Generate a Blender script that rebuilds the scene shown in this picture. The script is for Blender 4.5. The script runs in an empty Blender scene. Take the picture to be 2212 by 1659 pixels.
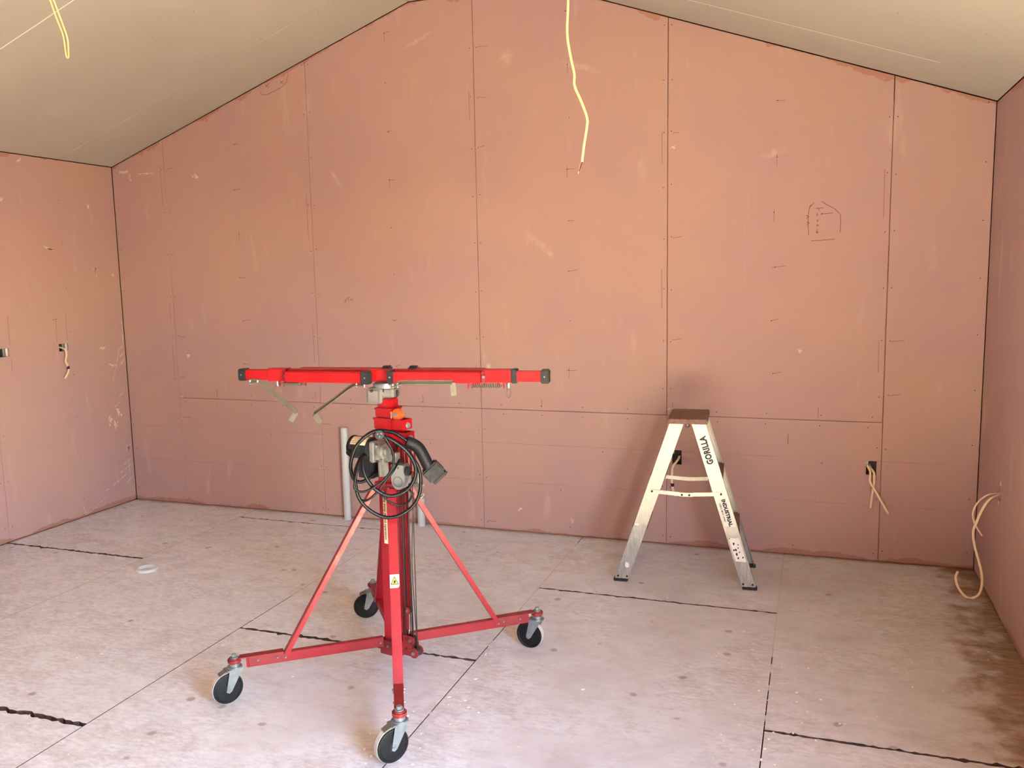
import bpy, bmesh, math, random
from mathutils import Vector, Matrix
random.seed(7)
scene = bpy.context.scene
COL = scene.collection
R = math.radians

# ---------------------------------------------------------------- camera
cam_d = bpy.data.cameras.new('camera'); cam = bpy.data.objects.new('camera', cam_d); COL.objects.link(cam)
cam_d.sensor_fit = 'HORIZONTAL'; cam_d.sensor_width = 36.0
cam_d.lens = 36.0 * 1862.53 / 2212.0
cam_d.clip_start = 0.05
cR = Vector((0.94374565, 0.33010034, -0.01943976)); cU = Vector((-0.02375808, 0.12632547, 0.99170431)); cF = Vector((-0.32981767, 0.93545478, -0.12706166))
cam.matrix_world = Matrix(((cR.x, cU.x, -cF.x, 4.4302), (cR.y, cU.y, -cF.y, -5.1537), (cR.z, cU.z, -cF.z, 1.6722), (0, 0, 0, 1)))
scene.camera = cam

# ---------------------------------------------------------------- world, sun, exposure
vs = scene.view_settings
vs.view_transform = 'Standard'; vs.look = 'None'; vs.gamma = 1.0; vs.use_curve_mapping = False
vs.exposure = 1.75
world = bpy.data.worlds.new('sky'); scene.world = world; world.use_nodes = True
wn = world.node_tree.nodes; wl = world.node_tree.links
bg = wn['Background']; sky = wn.new('ShaderNodeTexSky'); sky.sky_type = 'NISHITA'
sky.sun_disc = False; sky.sun_elevation = R(40); sky.sun_rotation = R(90); sky.air_density = 1.0; sky.dust_density = 0.6
wl.new(sky.outputs[0], bg.inputs[0]); bg.inputs[1].default_value = 1.58
sun_d = bpy.data.lights.new('sun', 'SUN'); sun_d.energy = 86.0; sun_d.angle = R(0.6); sun_d.color = (1.0, 0.87, 0.52)
sun = bpy.data.objects.new('sun', sun_d); COL.objects.link(sun); sun.location = (12, -4, 8)
SUN_DIR = Vector((-0.60, 0.15, -0.72)).normalized()
sun.rotation_euler = SUN_DIR.to_track_quat('-Z', 'Y').to_euler()

# room dimensions (metres; back wall front face y = 0, floor z = 0)
XL, XR, EAVE, SLOPE = -0.4724, 5.2885, 2.504, 0.3575
XM = (XL + XR) / 2; FLAT_Z = 3.378; FX0 = XL + (FLAT_Z - EAVE) / SLOPE; FX1 = XR - (FLAT_Z - EAVE) / SLOPE
YF = -6.5                                         # wall behind the camera
DY0, DY1, DZ = -5.05, -3.65, 2.15                    # open doorway in the right wall, beside the viewer, that lights the room
pd = bpy.data.lights.new('doorway_daylight_portal', 'AREA'); pd.shape = 'RECTANGLE'; pd.size = DY1 - DY0; pd.size_y = DZ
pd.cycles.is_portal = True
po = bpy.data.objects.new('doorway_daylight_portal', pd); COL.objects.link(po); po.location = (XR + 0.17, (DY0 + DY1) / 2, DZ / 2)
po.rotation_euler = (R(90), 0, R(90))   # -Z of the light looks to -X, into the room

# ---------------------------------------------------------------- materials
def nmat(name):
    m = bpy.data.materials.new(name); m.use_nodes = True
    nt = m.node_tree; b = nt.nodes['Principled BSDF']
    return m, nt, b
def lin(c):
    return tuple(((v / 12.92) if v <= 0.04045 else ((v + 0.055) / 1.055) ** 2.4) for v in (x / 255 for x in c)) + (1,)
class NT:
    def __init__(s, nt): s.nt = nt
    def n(s, t, **kw):
        x = s.nt.nodes.new(t)
        for k, v in kw.items(): setattr(x, k, v)
        return x
    def link(s, a, b): s.nt.links.new(a, b)
    def val(s, sock, v):
        if hasattr(v, 'is_output') or hasattr(v, 'links'): s.link(v, sock)
        else: sock.default_value = v
    def math(s, op, a, b=None, c=None, clamp=False):
        x = s.n('ShaderNodeMath', operation=op, use_clamp=clamp)
        s.val(x.inputs[0], a)
        if b is not None: s.val(x.inputs[1], b)
        if c is not None: s.val(x.inputs[2], c)
        return x.outputs[0]
    def mix(s, f, a, b, mode='MIX'):
        x = s.n('ShaderNodeMix', data_type='RGBA', blend_type=mode)
        s.val(x.inputs[0], f); s.val(x.inputs[6], a); s.val(x.inputs[7], b)
        return x.outputs[2]
    def coord(s): return s.n('ShaderNodeTexCoord').outputs['Object']
    def mapping(s, v, scale=(1, 1, 1), rot=(0, 0, 0), loc=(0, 0, 0)):
        x = s.n('ShaderNodeMapping'); s.link(v, x.inputs[0])
        x.inputs['Scale'].default_value = scale; x.inputs['Rotation'].default_value = rot; x.inputs['Location'].default_value = loc
        return x.outputs[0]
    def noise(s, v, scale, detail=3, rough=0.55, dist=0.0):
        x = s.n('ShaderNodeTexNoise'); s.link(v, x.inputs['Vector'])
        x.inputs['Scale'].default_value = scale; x.inputs['Detail'].default_value = detail
        x.inputs['Roughness'].default_value = rough; x.inputs['Distortion'].default_value = dist
        return x.outputs[0]
    def rng(s, v, a, b, c=0.0, d=1.0, smooth=True):
        x = s.n('ShaderNodeMapRange', interpolation_type='SMOOTHSTEP' if smooth else 'LINEAR')
        s.val(x.inputs[0], v); x.inputs[1].default_value = a; x.inputs[2].default_value = b; x.inputs[3].default_value = c; x.inputs[4].default_value = d
        return x.outputs[0]
    def sep(s, v):
        x = s.n('ShaderNodeSeparateXYZ'); s.link(v, x.inputs[0]); return x.outputs
    def bump(s, h, b, strength=0.3, dist=0.002):
        x = s.n('ShaderNodeBump'); x.inputs['Strength'].default_value = strength; x.inputs['Distance'].default_value = dist
        s.link(h, x.inputs['Height']); s.link(x.outputs[0], b.inputs['Normal'])

def simple(name, col, rough=0.5, metal=0.0, var=0.0, scale=30, spec=0.5, coat=0.0, dirt=None):
    m, nt, b = nmat(name); t = NT(nt); c = lin(col)
    b.inputs['Roughness'].default_value = rough; b.inputs['Metallic'].default_value = metal
    b.inputs['Specular IOR Level'].default_value = spec; b.inputs['Coat Weight'].default_value = coat
    co = t.coord()
    n = t.noise(co, scale, 4)
    d = tuple(x * (1 - var) for x in c[:3]) + (1,); e = tuple(min(1, x * (1 + var)) for x in c[:3]) + (1,)
    colr = t.mix(t.rng(n, 0.3, 0.7), d, e)
    if dirt:
        n2 = t.noise(co, dirt[2], 6, 0.65)
        colr = t.mix(t.math('MULTIPLY', t.rng(n2, dirt[3], dirt[3] + 0.1), dirt[1]), colr, lin(dirt[0]))
    t.link(colr, b.inputs['Base Color'])
    rr = t.rng(t.noise(co, scale * 2, 3), 0.3, 0.7, max(0, rough - 0.08), min(1, rough + 0.08)); t.link(rr, b.inputs['Roughness'])
    return m

RUBS = [(1.40, 2.32, .12, .018, -.95), (2.82, 1.84, .17, .03, -.72), (3.08, 2.88, .17, .03, -.32), (2.03, 3.14, .15, .02, .4), (4.19, 2.31, .09, .03, .2), (2.62, 2.98, .06, .07, 0)]
def board_mat(name, back, pink=(186, 154, 149)):
    """pink fire-rated plasterboard: paper fibre, faint print lines, scuffed edges, stopping stain along top and bottom"""
    m, nt, b = nmat(name); t = NT(nt); co = t.coord(); xyz = t.sep(co)
    b.inputs['Roughness'].default_value = 0.75; b.inputs['Specular IOR Level'].default_value = 0.25
    base = lin(pink)
    warm = lin((min(255, pink[0] + 2), pink[1] + 2, pink[2] - 3)); cool = lin((pink[0] - 2, pink[1] - 2, pink[2] + 3))
    col = t.mix(t.rng(t.noise(co, 1.3, 3), 0.35, 0.65), cool, warm)
    fine = t.noise(co, 260, 2, 0.7)
    col = t.mix(t.rng(fine, 0.25, 0.75, 0.0, 0.10), col, (0.35, 0.2, 0.16, 1))
    smear = t.noise(t.mapping(co, (5, 5, 1.2)), 1.6, 3, 0.6)
    col = t.mix(t.rng(smear, 0.60, 0.78, 0, 0.14), col, (0.95, 0.8, 0.74, 1))
    # distance to the ceiling line
    if back:
        zl = t.math('MULTIPLY_ADD', t.math('SUBTRACT', xyz[0], XL), SLOPE, EAVE)
        zr = t.math('MULTIPLY_ADD', t.math('SUBTRACT', XR, xyz[0]), SLOPE, EAVE)
        top = t.math('MINIMUM', t.math('MINIMUM', zl, zr), FLAT_Z)
        d_top = t.math('SUBTRACT', top, xyz[2])
    else:
        d_top = t.math('SUBTRACT', EAVE, xyz[2])
    wob = t.math('ADD', t.rng(t.noise(co, 2.1, 2), 0.40, 0.62, -0.02, 0.035), t.rng(t.noise(co, 22, 2), 0.3, 0.7, -0.012, 0.012))
    st = t.rng(t.math('SUBTRACT', d_top, wob), 0.004, 0.0, 0, 1)
    col = t.mix(t.math('MULTIPLY', st, 0.45), col, lin((168, 98, 66)))
    wob2 = t.math('ADD', t.rng(t.noise(t.mapping(co, loc=(3, 5, 1)), 2.6, 2), 0.38, 0.66, 0.006, 0.040), t.rng(t.noise(co, 34, 3), 0.3, 0.7, -0.004, 0.004))
    st2 = t.rng(t.math('SUBTRACT', xyz[2], wob2), 0.004, 0.0, 0, 1)
    col = t.mix(t.math('MULTIPLY', st2, 0.45), col, lin((150, 92, 70)))
    if back:   # soft rubs
        cxyz = t.n('ShaderNodeCombineXYZ'); t.link(xyz[0], cxyz.inputs[0]); t.link(xyz[2], cxyz.inputs[1])
        rubn = t.rng(t.noise(co, 30, 2, 0.7), 0.35, 0.7, 0.15, 1.0)
        for (u, v, ru, rv, ro) in RUBS:
            mp_ = t.n('ShaderNodeMapping', vector_type='TEXTURE'); t.link(cxyz.outputs[0], mp_.inputs[0])
            mp_.inputs['Location'].default_value = (u, v, 0); mp_.inputs['Rotation'].default_value = (0, 0, ro); mp_.inputs['Scale'].default_value = (ru, rv, 1)
            ln_ = t.n('ShaderNodeVectorMath', operation='LENGTH'); t.link(mp_.outputs[0], ln_.inputs[0])
            col = t.mix(t.math('MULTIPLY', t.rng(ln_.outputs['Value'], 1.0, 0.2, 0, 0.34), rubn), col, lin((232, 208, 200)))
    if back:   # faint printed lines across the lower sheets
        for zz in (0.585, 0.33):
            w = t.math('ABSOLUTE', t.math('SUBTRACT', xyz[2], zz))
            ln = t.math('MULTIPLY', t.rng(w, 0.0032, 0.0012, 0, 1), t.rng(t.noise(co, 3.0, 3), 0.38, 0.6, 0.05, 0.35))
            col = t.mix(ln, col, lin((150, 92, 82)))
    t.link(col, b.inputs['Base Color'])
    return m

def ceiling_mat():
    m, nt, b = nmat('ceiling_board_paper'); t = NT(nt); co = t.coord()
    b.inputs['Roughness'].default_value = 0.8; b.inputs['Specular IOR Level'].default_value = 0.2
    col = t.mix(t.rng(t.noise(co, 1.1, 3), 0.3, 0.7), lin((182, 178, 168)), lin((175, 171, 162)))
    col = t.mix(t.rng(t.noise(co, 240, 2, 0.7), 0.25, 0.75, 0, 0.12), col, lin((160, 140, 125)))
    col = t.mix(t.rng(t.noise(co, 3.2, 6, 0.7), 0.66, 0.8, 0, 0.25), col, lin((214, 208, 196)))
    t.link(col, b.inputs['Base Color'])
    return m

def floor_mat():
    m, nt, b = nmat('dusty_plywood'); t = NT(nt); co = t.coord(); xyz = t.sep(co)
    b.inputs['Roughness'].default_value = 0.82; b.inputs['Specular IOR Level'].default_value = 0.25
    g1 = t.noise(t.mapping(co, (1.6, 9, 1)), 3.0, 3, 0.62, 0.8)
    g2 = t.noise(t.mapping(co, (3, 40, 1)), 4.0, 2, 0.6)
    wood = t.mix(t.rng(g1, 0.3, 0.7), lin((130, 102, 78)), lin((168, 136, 108)))
    wood = t.mix(t.rng(g2, 0.35, 0.7, 0, 0.4), wood, lin((92, 64, 46)))
    # plaster dust cover: worn patches, drag strokes, bare strip along the right wall
    big = t.noise(co, 1.5, 4, 0.6, 0.3)
    mid = t.noise(t.mapping(co, (1.0, 1.7, 1), rot=(0, 0, 0.35)), 6.5, 6, 0.70, 0.4)
    fin = t.noise(t.mapping(co, (1.0, 2.4, 1), rot=(0, 0, -0.3)), 24, 5, 0.75)
    grit = t.noise(co, 170, 3, 0.7)
    d = t.math('ADD', t.math('MULTIPLY', big, 0.55), t.math('ADD', t.math('MULTIPLY', mid, 0.75), t.math('MULTIPLY', fin, 0.45)))
    dust = t.rng(d, 0.62, 1.04, 0.64, 1.0)
    edge = t.math('ADD', t.math('SUBTRACT', XR, xyz[0]), t.math('ADD', t.rng(t.noise(co, 7, 4, 0.6), 0.3, 0.7, -0.12, 0.12, False), t.math('MULTIPLY', t.math('MAXIMUM', t.math('MULTIPLY', t.math('ADD', xyz[1], 0.55), -1.0), 0.0), -0.06)))
    bare = t.rng(edge, 0.02, 0.26, 0.06, 1.0)
    side = t.rng(t.math('ADD', xyz[0], t.math('MULTIPLY', mid, 0.9)), 3.6, 5.6, 1.0, 0.74)
    dust = t.math('MULTIPLY', t.math('MULTIPLY', dust, bare), side)
    yb = t.rng(t.math('ADD', t.math('MULTIPLY', xyz[1], -1.0), t.math('MULTIPLY', mid, 0.10)), 0.02, 0.10, 0.55, 1.0)
    dust = t.math('MULTIPLY', dust, yb)
    dcol = t.mix(t.rng(fin, 0.3, 0.7), lin((216, 221, 235)), lin((242, 246, 254)))
    dcol = t.mix(t.rng(grit, 0.3, 0.75, 0, 0.16), dcol, lin((188, 182, 188)))
    col = t.mix(dust, wood, dcol)
    # filled screw holes and boot scuffs
    v = t.n('ShaderNodeTexVoronoi', feature='F1'); t.link(t.mapping(co, (1.0, 1.0, 1)), v.inputs['Vector']); v.inputs['Scale'].default_value = 5.5
    dd = t.math('ADD', v.outputs['Distance'], t.math('MULTIPLY', t.math('SUBTRACT', fin, 0.5), 0.10))
    pick = t.rng(t.sep(v.outputs['Color'])[0], 0.32, 0.37, 0, 1)
    spot = t.math('MULTIPLY', t.rng(dd, 0.12, 0.06, 0, 0.55), pick)
    col = t.mix(spot, col, lin((138, 112, 104)))
    # trodden grey-brown dirt in loose drifts, more of it towards the right
    dirt = t.math('MULTIPLY', t.rng(t.math('ADD', t.math('MULTIPLY', big, 0.6), t.math('MULTIPLY', fin, 0.5)), 0.52, 0.72), t.rng(xyz[0], 1.0, 4.8, 0.10, 0.52))
    col = t.mix(dirt, col, lin((146, 118, 104)))
    t.link(col, b.inputs['Base Color'])
    return m

M = {}
M['board_back'] = board_mat('pink_plasterboard_gable', True)
M['board_side'] = board_mat('pink_plasterboard_side', False, (184, 152, 148))
M['ceil'] = ceiling_mat()
M['ply'] = floor_mat()
M['void'] = simple('dark_cavity', (92, 60, 46), 0.9, var=0.2)
M['joint_void'] = simple('dark_subfloor', (62, 46, 42), 0.9, var=0.2)
M['timber'] = simple('framing_timber', (176, 112, 76), 0.8, var=0.25, scale=12)
M['outside'] = simple('sunlit_gravel', (128, 108, 84), 0.9, var=0.2, scale=6)
M['ply_edge'] = simple('plywood_edge', (84, 64, 56), 0.9, var=0.3, scale=60)
M['dust'] = simple('packed_plaster_dust', (206, 188, 180), 0.9, var=0.12, scale=60)
M['crumb'] = simple('plaster_crumb', (240, 234, 226), 0.9)
M['screw'] = simple('dark_screw', (70, 40, 32), 0.6)
M['pencil'] = simple('pencil', (120, 66, 54), 0.8)
M['red'] = simple('red_paint', (148, 18, 34), 0.42, var=0.06, scale=18, coat=0.04, dirt=((120, 40, 40), 0.3, 9, 0.70))
M['red_old'] = simple('worn_red_paint', (134, 36, 40), 0.5, var=0.15, scale=30, dirt=((110, 62, 52), 0.6, 16, 0.6))
M['red_top'] = simple('bright_red_paint', (160, 11, 20), 0.36, var=0.05, scale=14, coat=0.12)
M['zinc'] = simple('zinc_plate', (150, 160, 164), 0.36, 0.7, var=0.10, scale=40)
M['steel'] = simple('dull_steel', (112, 108, 94), 0.45, 0.35, var=0.12, scale=40)
M['cast'] = simple('cast_alloy', (150, 150, 146), 0.36, 0.6, var=0.08, scale=60, dirt=((130, 110, 70), 0.35, 20, 0.64))
M['alum_paint'] = simple('silver_paint', (134, 136, 138), 0.42, 0.25, var=0.05, scale=60)
M['rubber'] = simple('black_rubber', (20, 22, 25), 0.55, var=0.2, scale=40, spec=0.3, dirt=((90, 92, 94), 0.15, 30, 0.64))
M['tyre'] = simple('grey_tyre', (196, 194, 190), 0.7, var=0.12, scale=60, dirt=((60, 58, 58), 0.6, 30, 0.6))
M['plastic'] = simple('black_plastic', (34, 37, 40), 0.42, var=0.15, scale=40)
M['cord'] = simple('black_cord', (18, 19, 21), 0.34, var=0.15, scale=50, spec=0.3)
M['rope'] = simple('wire_rope', (52, 48, 44), 0.55, 0.2, var=0.2, scale=200)
M['orange'] = simple('orange_nylon', (210, 84, 34), 0.5, var=0.1)
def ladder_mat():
    m, nt, b = nmat('streaked_aluminium'); t = NT(nt); co = t.coord(); xyz = t.sep(co)
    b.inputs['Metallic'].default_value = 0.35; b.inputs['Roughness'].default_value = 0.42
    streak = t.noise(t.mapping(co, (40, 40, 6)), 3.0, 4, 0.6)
    greyer = t.rng(t.math('ADD', xyz[2], t.rng(t.noise(co, 14, 3), 0.3, 0.7, -0.06, 0.06)), 0.46, 0.14, 0, 1)     # cream above, blending to grey towards the lower ends
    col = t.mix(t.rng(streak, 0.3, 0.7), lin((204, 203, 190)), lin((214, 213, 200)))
    col = t.mix(greyer, col, t.mix(t.rng(streak, 0.35, 0.65), lin((150, 150, 150)), lin((172, 172, 170))))
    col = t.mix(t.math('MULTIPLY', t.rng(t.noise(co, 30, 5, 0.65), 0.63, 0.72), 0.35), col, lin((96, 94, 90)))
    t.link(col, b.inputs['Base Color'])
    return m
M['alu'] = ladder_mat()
M['alu_in'] = simple('aluminium_inner', (186, 188, 186), 0.45, 0.6, var=0.1, scale=12)
M['tread'] = simple('dirty_ribbed_tread', (132, 98, 88), 0.6, 0.2, var=0.25, scale=40)
M['foot'] = simple('black_foot', (32, 30, 32), 0.6, var=0.1)
M['ink'] = simple('black_print', (22, 22, 24), 0.5)
M['label'] = simple('cream_label', (226, 212, 176), 0.5, var=0.06)
M['sticker'] = simple('white_sticker', (232, 232, 228), 0.45, var=0.03)
M['yellow'] = simple('yellow_print', (214, 206, 60), 0.5)
M['pvc'] = simple('grey_pvc', (204, 210, 212), 0.35, var=0.04, scale=10, dirt=((150, 150, 148), 0.4, 18, 0.66))
M['tps'] = simple('white_cable_sheath', (236, 214, 184), 0.45, var=0.05)
M['tps_y'] = simple('ivory_cable_sheath', (246, 228, 158), 0.4, var=0.04)
M['core_red'] = simple('red_core', (190, 40, 36), 0.4)
M['tape'] = simple('dark_tape', (44, 30, 46), 0.45)
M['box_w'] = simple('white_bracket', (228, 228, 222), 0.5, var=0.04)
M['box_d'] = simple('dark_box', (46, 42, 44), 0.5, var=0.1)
M['scuff'] = simple('plaster_smear', (226, 204, 196), 0.9, var=0.08, scale=90)
M['scuff_soft'] = simple('faint_rub', (206, 174, 166), 0.9, var=0.05, scale=60)
M['pencil_soft'] = simple('soft_pencil', (158, 116, 108), 0.85, var=0.1, scale=120)

# ---------------------------------------------------------------- mesh helpers
def link(o, parent=None, loc=None, rotz=None):
    COL.objects.link(o)
    if parent is not None: o.parent = parent
    if loc is not None: o.location = loc
    if rotz is not None: o.rotation_euler = (0, 0, rotz)
    return o
def tag(o, label=None, cat=None, group=None, kind=None):
    if label: o['label'] = label
    if cat: o['category'] = cat
    if group: o['group'] = group
    if kind: o['kind'] = kind
    return o
def thing(name, label, cat, loc=(0, 0, 0), rotz=0.0, group=None):
    o = bpy.data.objects.new(name, None); o.empty_display_size = 0.1
    link(o, None, loc, rotz); return tag(o, label, cat, group)
class MB:
    def __init__(s): s.bm = bmesh.new()
    def _tr(s, verts, mat):
        if mat is not None: bmesh.ops.transform(s.bm, matrix=mat, verts=verts)
    def box(s, c, size, rot=None, bevel=0.0, seg=2):
        r = bmesh.ops.create_cube(s.bm, size=1.0); vs_ = r['verts']
        bmesh.ops.scale(s.bm, vec=size, verts=vs_)
        if bevel:
            es = list({e for v in vs_ for e in v.link_edges})
            rb = bmesh.ops.bevel(s.bm, geom=es, offset=bevel, segments=seg, affect='EDGES', clamp_overlap=True)
            vs_ = list({v for f in rb['faces'] for v in f.verts} | {v for v in vs_ if v.is_valid})
        m = Matrix.Translation(c)
        if rot is not None: m = m @ (rot if isinstance(rot, Matrix) else Matrix.Rotation(rot, 4, 'Z'))
        s._tr(vs_, m); return s
    def bar(s, a, b, w, h, up=(0, 0, 1), bevel=0.0):
        """rectangular bar from a to b: w across, h along the 'up' side"""
        a = Vector(a); b = Vector(b); d = (b - a); L = d.length; d.normalize()
        up = Vector(up); x = d.cross(up).normalized(); z = x.cross(d).normalized()
        rot = Matrix((x, d, z)).transposed().to_4x4()
        return s.box((a + b) / 2, (w, L, h), rot, bevel)
    def cyl(s, a, b, r, r2=None, n=20, cap=True, bevel=0.0):
        a = Vector(a); b = Vector(b); d = b - a
        m = Matrix.Translation((a + b) / 2) @ d.to_track_quat('Z', 'Y').to_matrix().to_4x4()
        q = bmesh.ops.create_cone(s.bm, cap_ends=cap, cap_tris=False, segments=n, radius1=r, radius2=r if r2 is None else r2, depth=d.length)
        vs_ = q['verts']
        if bevel:
            es = [e for e in {e for v in vs_ for e in v.link_edges} if any(len(f.verts) > 4 for f in e.link_faces)]
            rb = bmesh.ops.bevel(s.bm, geom=es, offset=bevel, segments=2, affect='EDGES')
            vs_ = list({v for f in rb['faces'] for v in f.verts} | {v for v in vs_ if v.is_valid})
        s._tr(vs_, m); return s
    def tube(s, pts, r, n=8, sub=5, flat=None, closed=False):
        """swept round (or oval: flat=(ra, rb, normal)) section along a Catmull-Rom line"""
        P = [Vector(p) for p in pts]
        if sub > 1 and len(P) > 2:
            Q = []; k = len(P)
            for i in range(k if closed else k - 1):
                p0 = P[(i - 1) % k] if (closed or i > 0) else P[0] * 2 - P[1]
                p1 = P[i]; p2 = P[(i + 1) % k]
                p3 = P[(i + 2) % k] if (closed or i + 2 < k) else P[-1] * 2 - P[-2]
                for j in range(sub):
                    u = j / sub
                    Q.append(0.5 * ((2 * p1) + (p2 - p0) * u + (2 * p0 - 5 * p1 + 4 * p2 - p3) * u * u + (3 * p1 - p0 - 3 * p2 + p3) * u ** 3))
            if not closed: Q.append(P[-1])
            P = Q
        rings = []; k = len(P); ref = None
        for i, p in enumerate(P):
            t = (P[(i + 1) % k] - P[i - 1]) if closed else (P[min(i + 1, k - 1)] - P[max(i - 1, 0)])
            t.normalize()
            if ref is None:
                ref = Vector(flat[2]) if flat else (Vector((0, 0, 1)) if abs(t.z) < 0.9 else Vector((1, 0, 0)))
            a = ((Vector(flat[2]) if flat else ref) - t * t.dot(Vector(flat[2]) if flat else ref))
            if a.length < 1e-4: a = t.orthogonal()
            a.normalize(); b = t.cross(a); ref = a
            ra, rb = (flat[0], flat[1]) if flat else (r, r)
            rings.append([s.bm.verts.new(p + a * (math.cos(2 * math.pi * j / n) * ra) + b * (math.sin(2 * math.pi * j / n) * rb)) for j in range(n)])
        for i in range(k if closed else k - 1):
            A = rings[i]; B = rings[(i + 1) % k]
            for j in range(n):
                f = s.bm.faces.new((A[j], A[(j + 1) % n], B[(j + 1) % n], B[j])); f.smooth = True
        if not closed:
            s.bm.faces.new(rings[0][::-1]); s.bm.faces.new(rings[-1])
        return s
    def lathe(s, prof, n=28, mat=None):
        """(radius, z) profile revolved about z"""
        rings = []; vs_ = []
        for r, z in prof:
            ring = [s.bm.verts.new((r * math.cos(2 * math.pi * j / n), r * math.sin(2 * math.pi * j / n), z)) for j in range(n)]
            rings.append(ring); vs_ += ring
        for A, B in zip(rings, rings[1:]):
            for j in range(n): s.bm.faces.new((A[j], A[(j + 1) % n], B[(j + 1) % n], B[j])).smooth = True
        s.bm.faces.new(rings[0][::-1]); s.bm.faces.new(rings[-1])
        s._tr(vs_, mat); return s
    def prism(s, poly, h0, h1, mat=None):
        """2D polygon (x, y) extruded from z = h0 to h1, then transformed"""
        A = [s.bm.verts.new((x, y, h0)) for x, y in poly]; B = [s.bm.verts.new((x, y, h1)) for x, y in poly]
        s.bm.faces.new(A[::-1]); s.bm.faces.new(B)
        n = len(poly)
        for j in range(n): s.bm.faces.new((A[j], A[(j + 1) % n], B[(j + 1) % n], B[j]))
        s._tr(A + B, mat); return s
    def quad(s, *pts):
        s.bm.faces.new([s.bm.verts.new(p) for p in pts]); return s
    def build(s, name, mat, parent=None, loc=None, rotz=None, smooth=False, recalc=True):
        if recalc: bmesh.ops.recalc_face_normals(s.bm, faces=s.bm.faces)
        me = bpy.data.meshes.new(name); s.bm.to_mesh(me); s.bm.free()
        if smooth:
            for p in me.polygons: p.use_smooth = True
            me.set_sharp_from_angle(angle=R(38))
        me.materials.append(M[mat] if isinstance(mat, str) else mat)
        return link(bpy.data.objects.new(name, me), parent, loc, rotz)
def each(mb, name, mat, parent=None, rotz=None, smooth=False):
    """every loose solid of the builder becomes an object of its own"""
    bm = mb.bm; todo = set(bm.verts); out = []
    while todo:
        st = [todo.pop()]; comp = set(st)
        while st:
            v = st.pop()
            for e in v.link_edges:
                o = e.other_vert(v)
                if o not in comp: comp.add(o); st.append(o)
        todo -= comp; m2 = MB(); mp = {v: m2.bm.verts.new(v.co) for v in comp}
        for f in {f for v in comp for f in v.link_faces}: m2.bm.faces.new([mp[v] for v in f.verts])
        out.append(m2)
    bm.free()
    return [m2.build(name, mat, parent, rotz=rotz, smooth=smooth) for m2 in out]
def text_mesh(body, size, bold=0.0, spacing=1.0):
    cu = bpy.data.curves.new('text', 'FONT'); cu.body = body; cu.size = size; cu.offset = bold; cu.space_character = spacing
    cu.align_x = 'CENTER'; cu.align_y = 'CENTER'; cu.extrude = 0.0001; cu.resolution_u = 3
    o = bpy.data.objects.new('text', cu); COL.objects.link(o)
    dg = bpy.context.evaluated_depsgraph_get()
    me = bpy.data.meshes.new_from_object(o.evaluated_get(dg))
    bpy.data.objects.remove(o); bpy.data.curves.remove(cu)
    return me
def text_part(name, body, size, mat, parent, origin, xdir, ydir, bold=0.0, spacing=1.0, sx=1.0):
    me = text_mesh(body, size, bold, spacing); x = Vector(xdir).normalized(); y = Vector(ydir); y = (y - x * x.dot(y)).normalized(); z = x.cross(y)
    m = Matrix.Translation(origin) @ Matrix((x, y, z)).transposed().to_4x4() @ Matrix.Diagonal((sx, 1, 1, 1))
    me.transform(m); me.name = name; me.materials.clear(); me.materials.append(M[mat])
    return link(bpy.data.objects.new(name, me), parent)

# convex polygon tools for wall and ceiling sheets
def clip(poly, ax, v, keep_less):
    out = []
    for i in range(len(poly)):
        a = poly[i - 1]; b = poly[i]
        ia = (a[ax] <= v) if keep_less else (a[ax] >= v); ib = (b[ax] <= v) if keep_less else (b[ax] >= v)
        if ia != ib:
            u = (v - a[ax]) / (b[ax] - a[ax]); out.append((a[0] + (b[0] - a[0]) * u, a[1] + (b[1] - a[1]) * u))
        if ib: out.append(b)
    return out
def inset(poly, d):
    n = len(poly); out = []
    area = sum(poly[i - 1][0] * poly[i][1] - poly[i][0] * poly[i - 1][1] for i in range(n)); sg = 1 if area > 0 else -1
    for i in range(n):
        p0 = Vector(poly[i - 1]); p1 = Vector(poly[i]); p2 = Vector(poly[(i + 1) % n])
        d1 = (p1 - p0).normalized(); d2 = (p2 - p1).normalized()
        n1 = Vector((-d1.y, d1.x)) * sg; n2 = Vector((-d2.y, d2.x)) * sg
        k = (n1 + n2); k = k / max(0.2, (1 + n1.dot(n2)))
        out.append(tuple(p1 + k * d))
    return out
def sheet(name, poly, frame, mat, parent, holes=(), th=0.013, gap=0.0011, ch=0.0018):
    """a board: frame(u, v, w) puts face coordinates in the room, w = depth behind the face"""
    poly = inset(poly, gap); face = inset(poly, ch); mb = MB(); bm = mb.bm
    parts = [face]
    for (u0, u1, v0, v1) in holes:
        new = []
        for q in parts:
            for piece in (clip(q, 0, u0, True), clip(q, 0, u1, False), clip(clip(clip(q, 0, u0, False), 0, u1, True), 1, v0, True), clip(clip(clip(q, 0, u0, False), 0, u1, True), 1, v1, False)):
                if len(piece) > 2: new.append(piece)
        parts = new
    for q in parts: bm.faces.new([bm.verts.new(frame(u, v, 0)) for u, v in q])
    n = len(poly)
    for i in range(n):
        a, b = poly[i - 1], poly[i]; fa, fb = face[i - 1], face[i]
        mb.quad(frame(*fa, 0), frame(*fb, 0), frame(*b, ch), frame(*a, ch))
        mb.quad(frame(*a, ch), frame(*b, ch), frame(*b, th), frame(*a, th))
    for (u0, u1, v0, v1) in holes:
        c = [(u0, v0), (u1, v0), (u1, v1), (u0, v1)]
        for i in range(4): mb.quad(frame(*c[i - 1], 0), frame(*c[i], 0), frame(*c[i], th), frame(*c[i - 1], th))
    if holes:
        for q in parts: bm.faces.new([bm.verts.new(frame(u, v, th)) for u, v in q])
    else: bm.faces.new([bm.verts.new(frame(u, v, th)) for u, v in poly])
    return mb.build(name, mat, parent)
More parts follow.
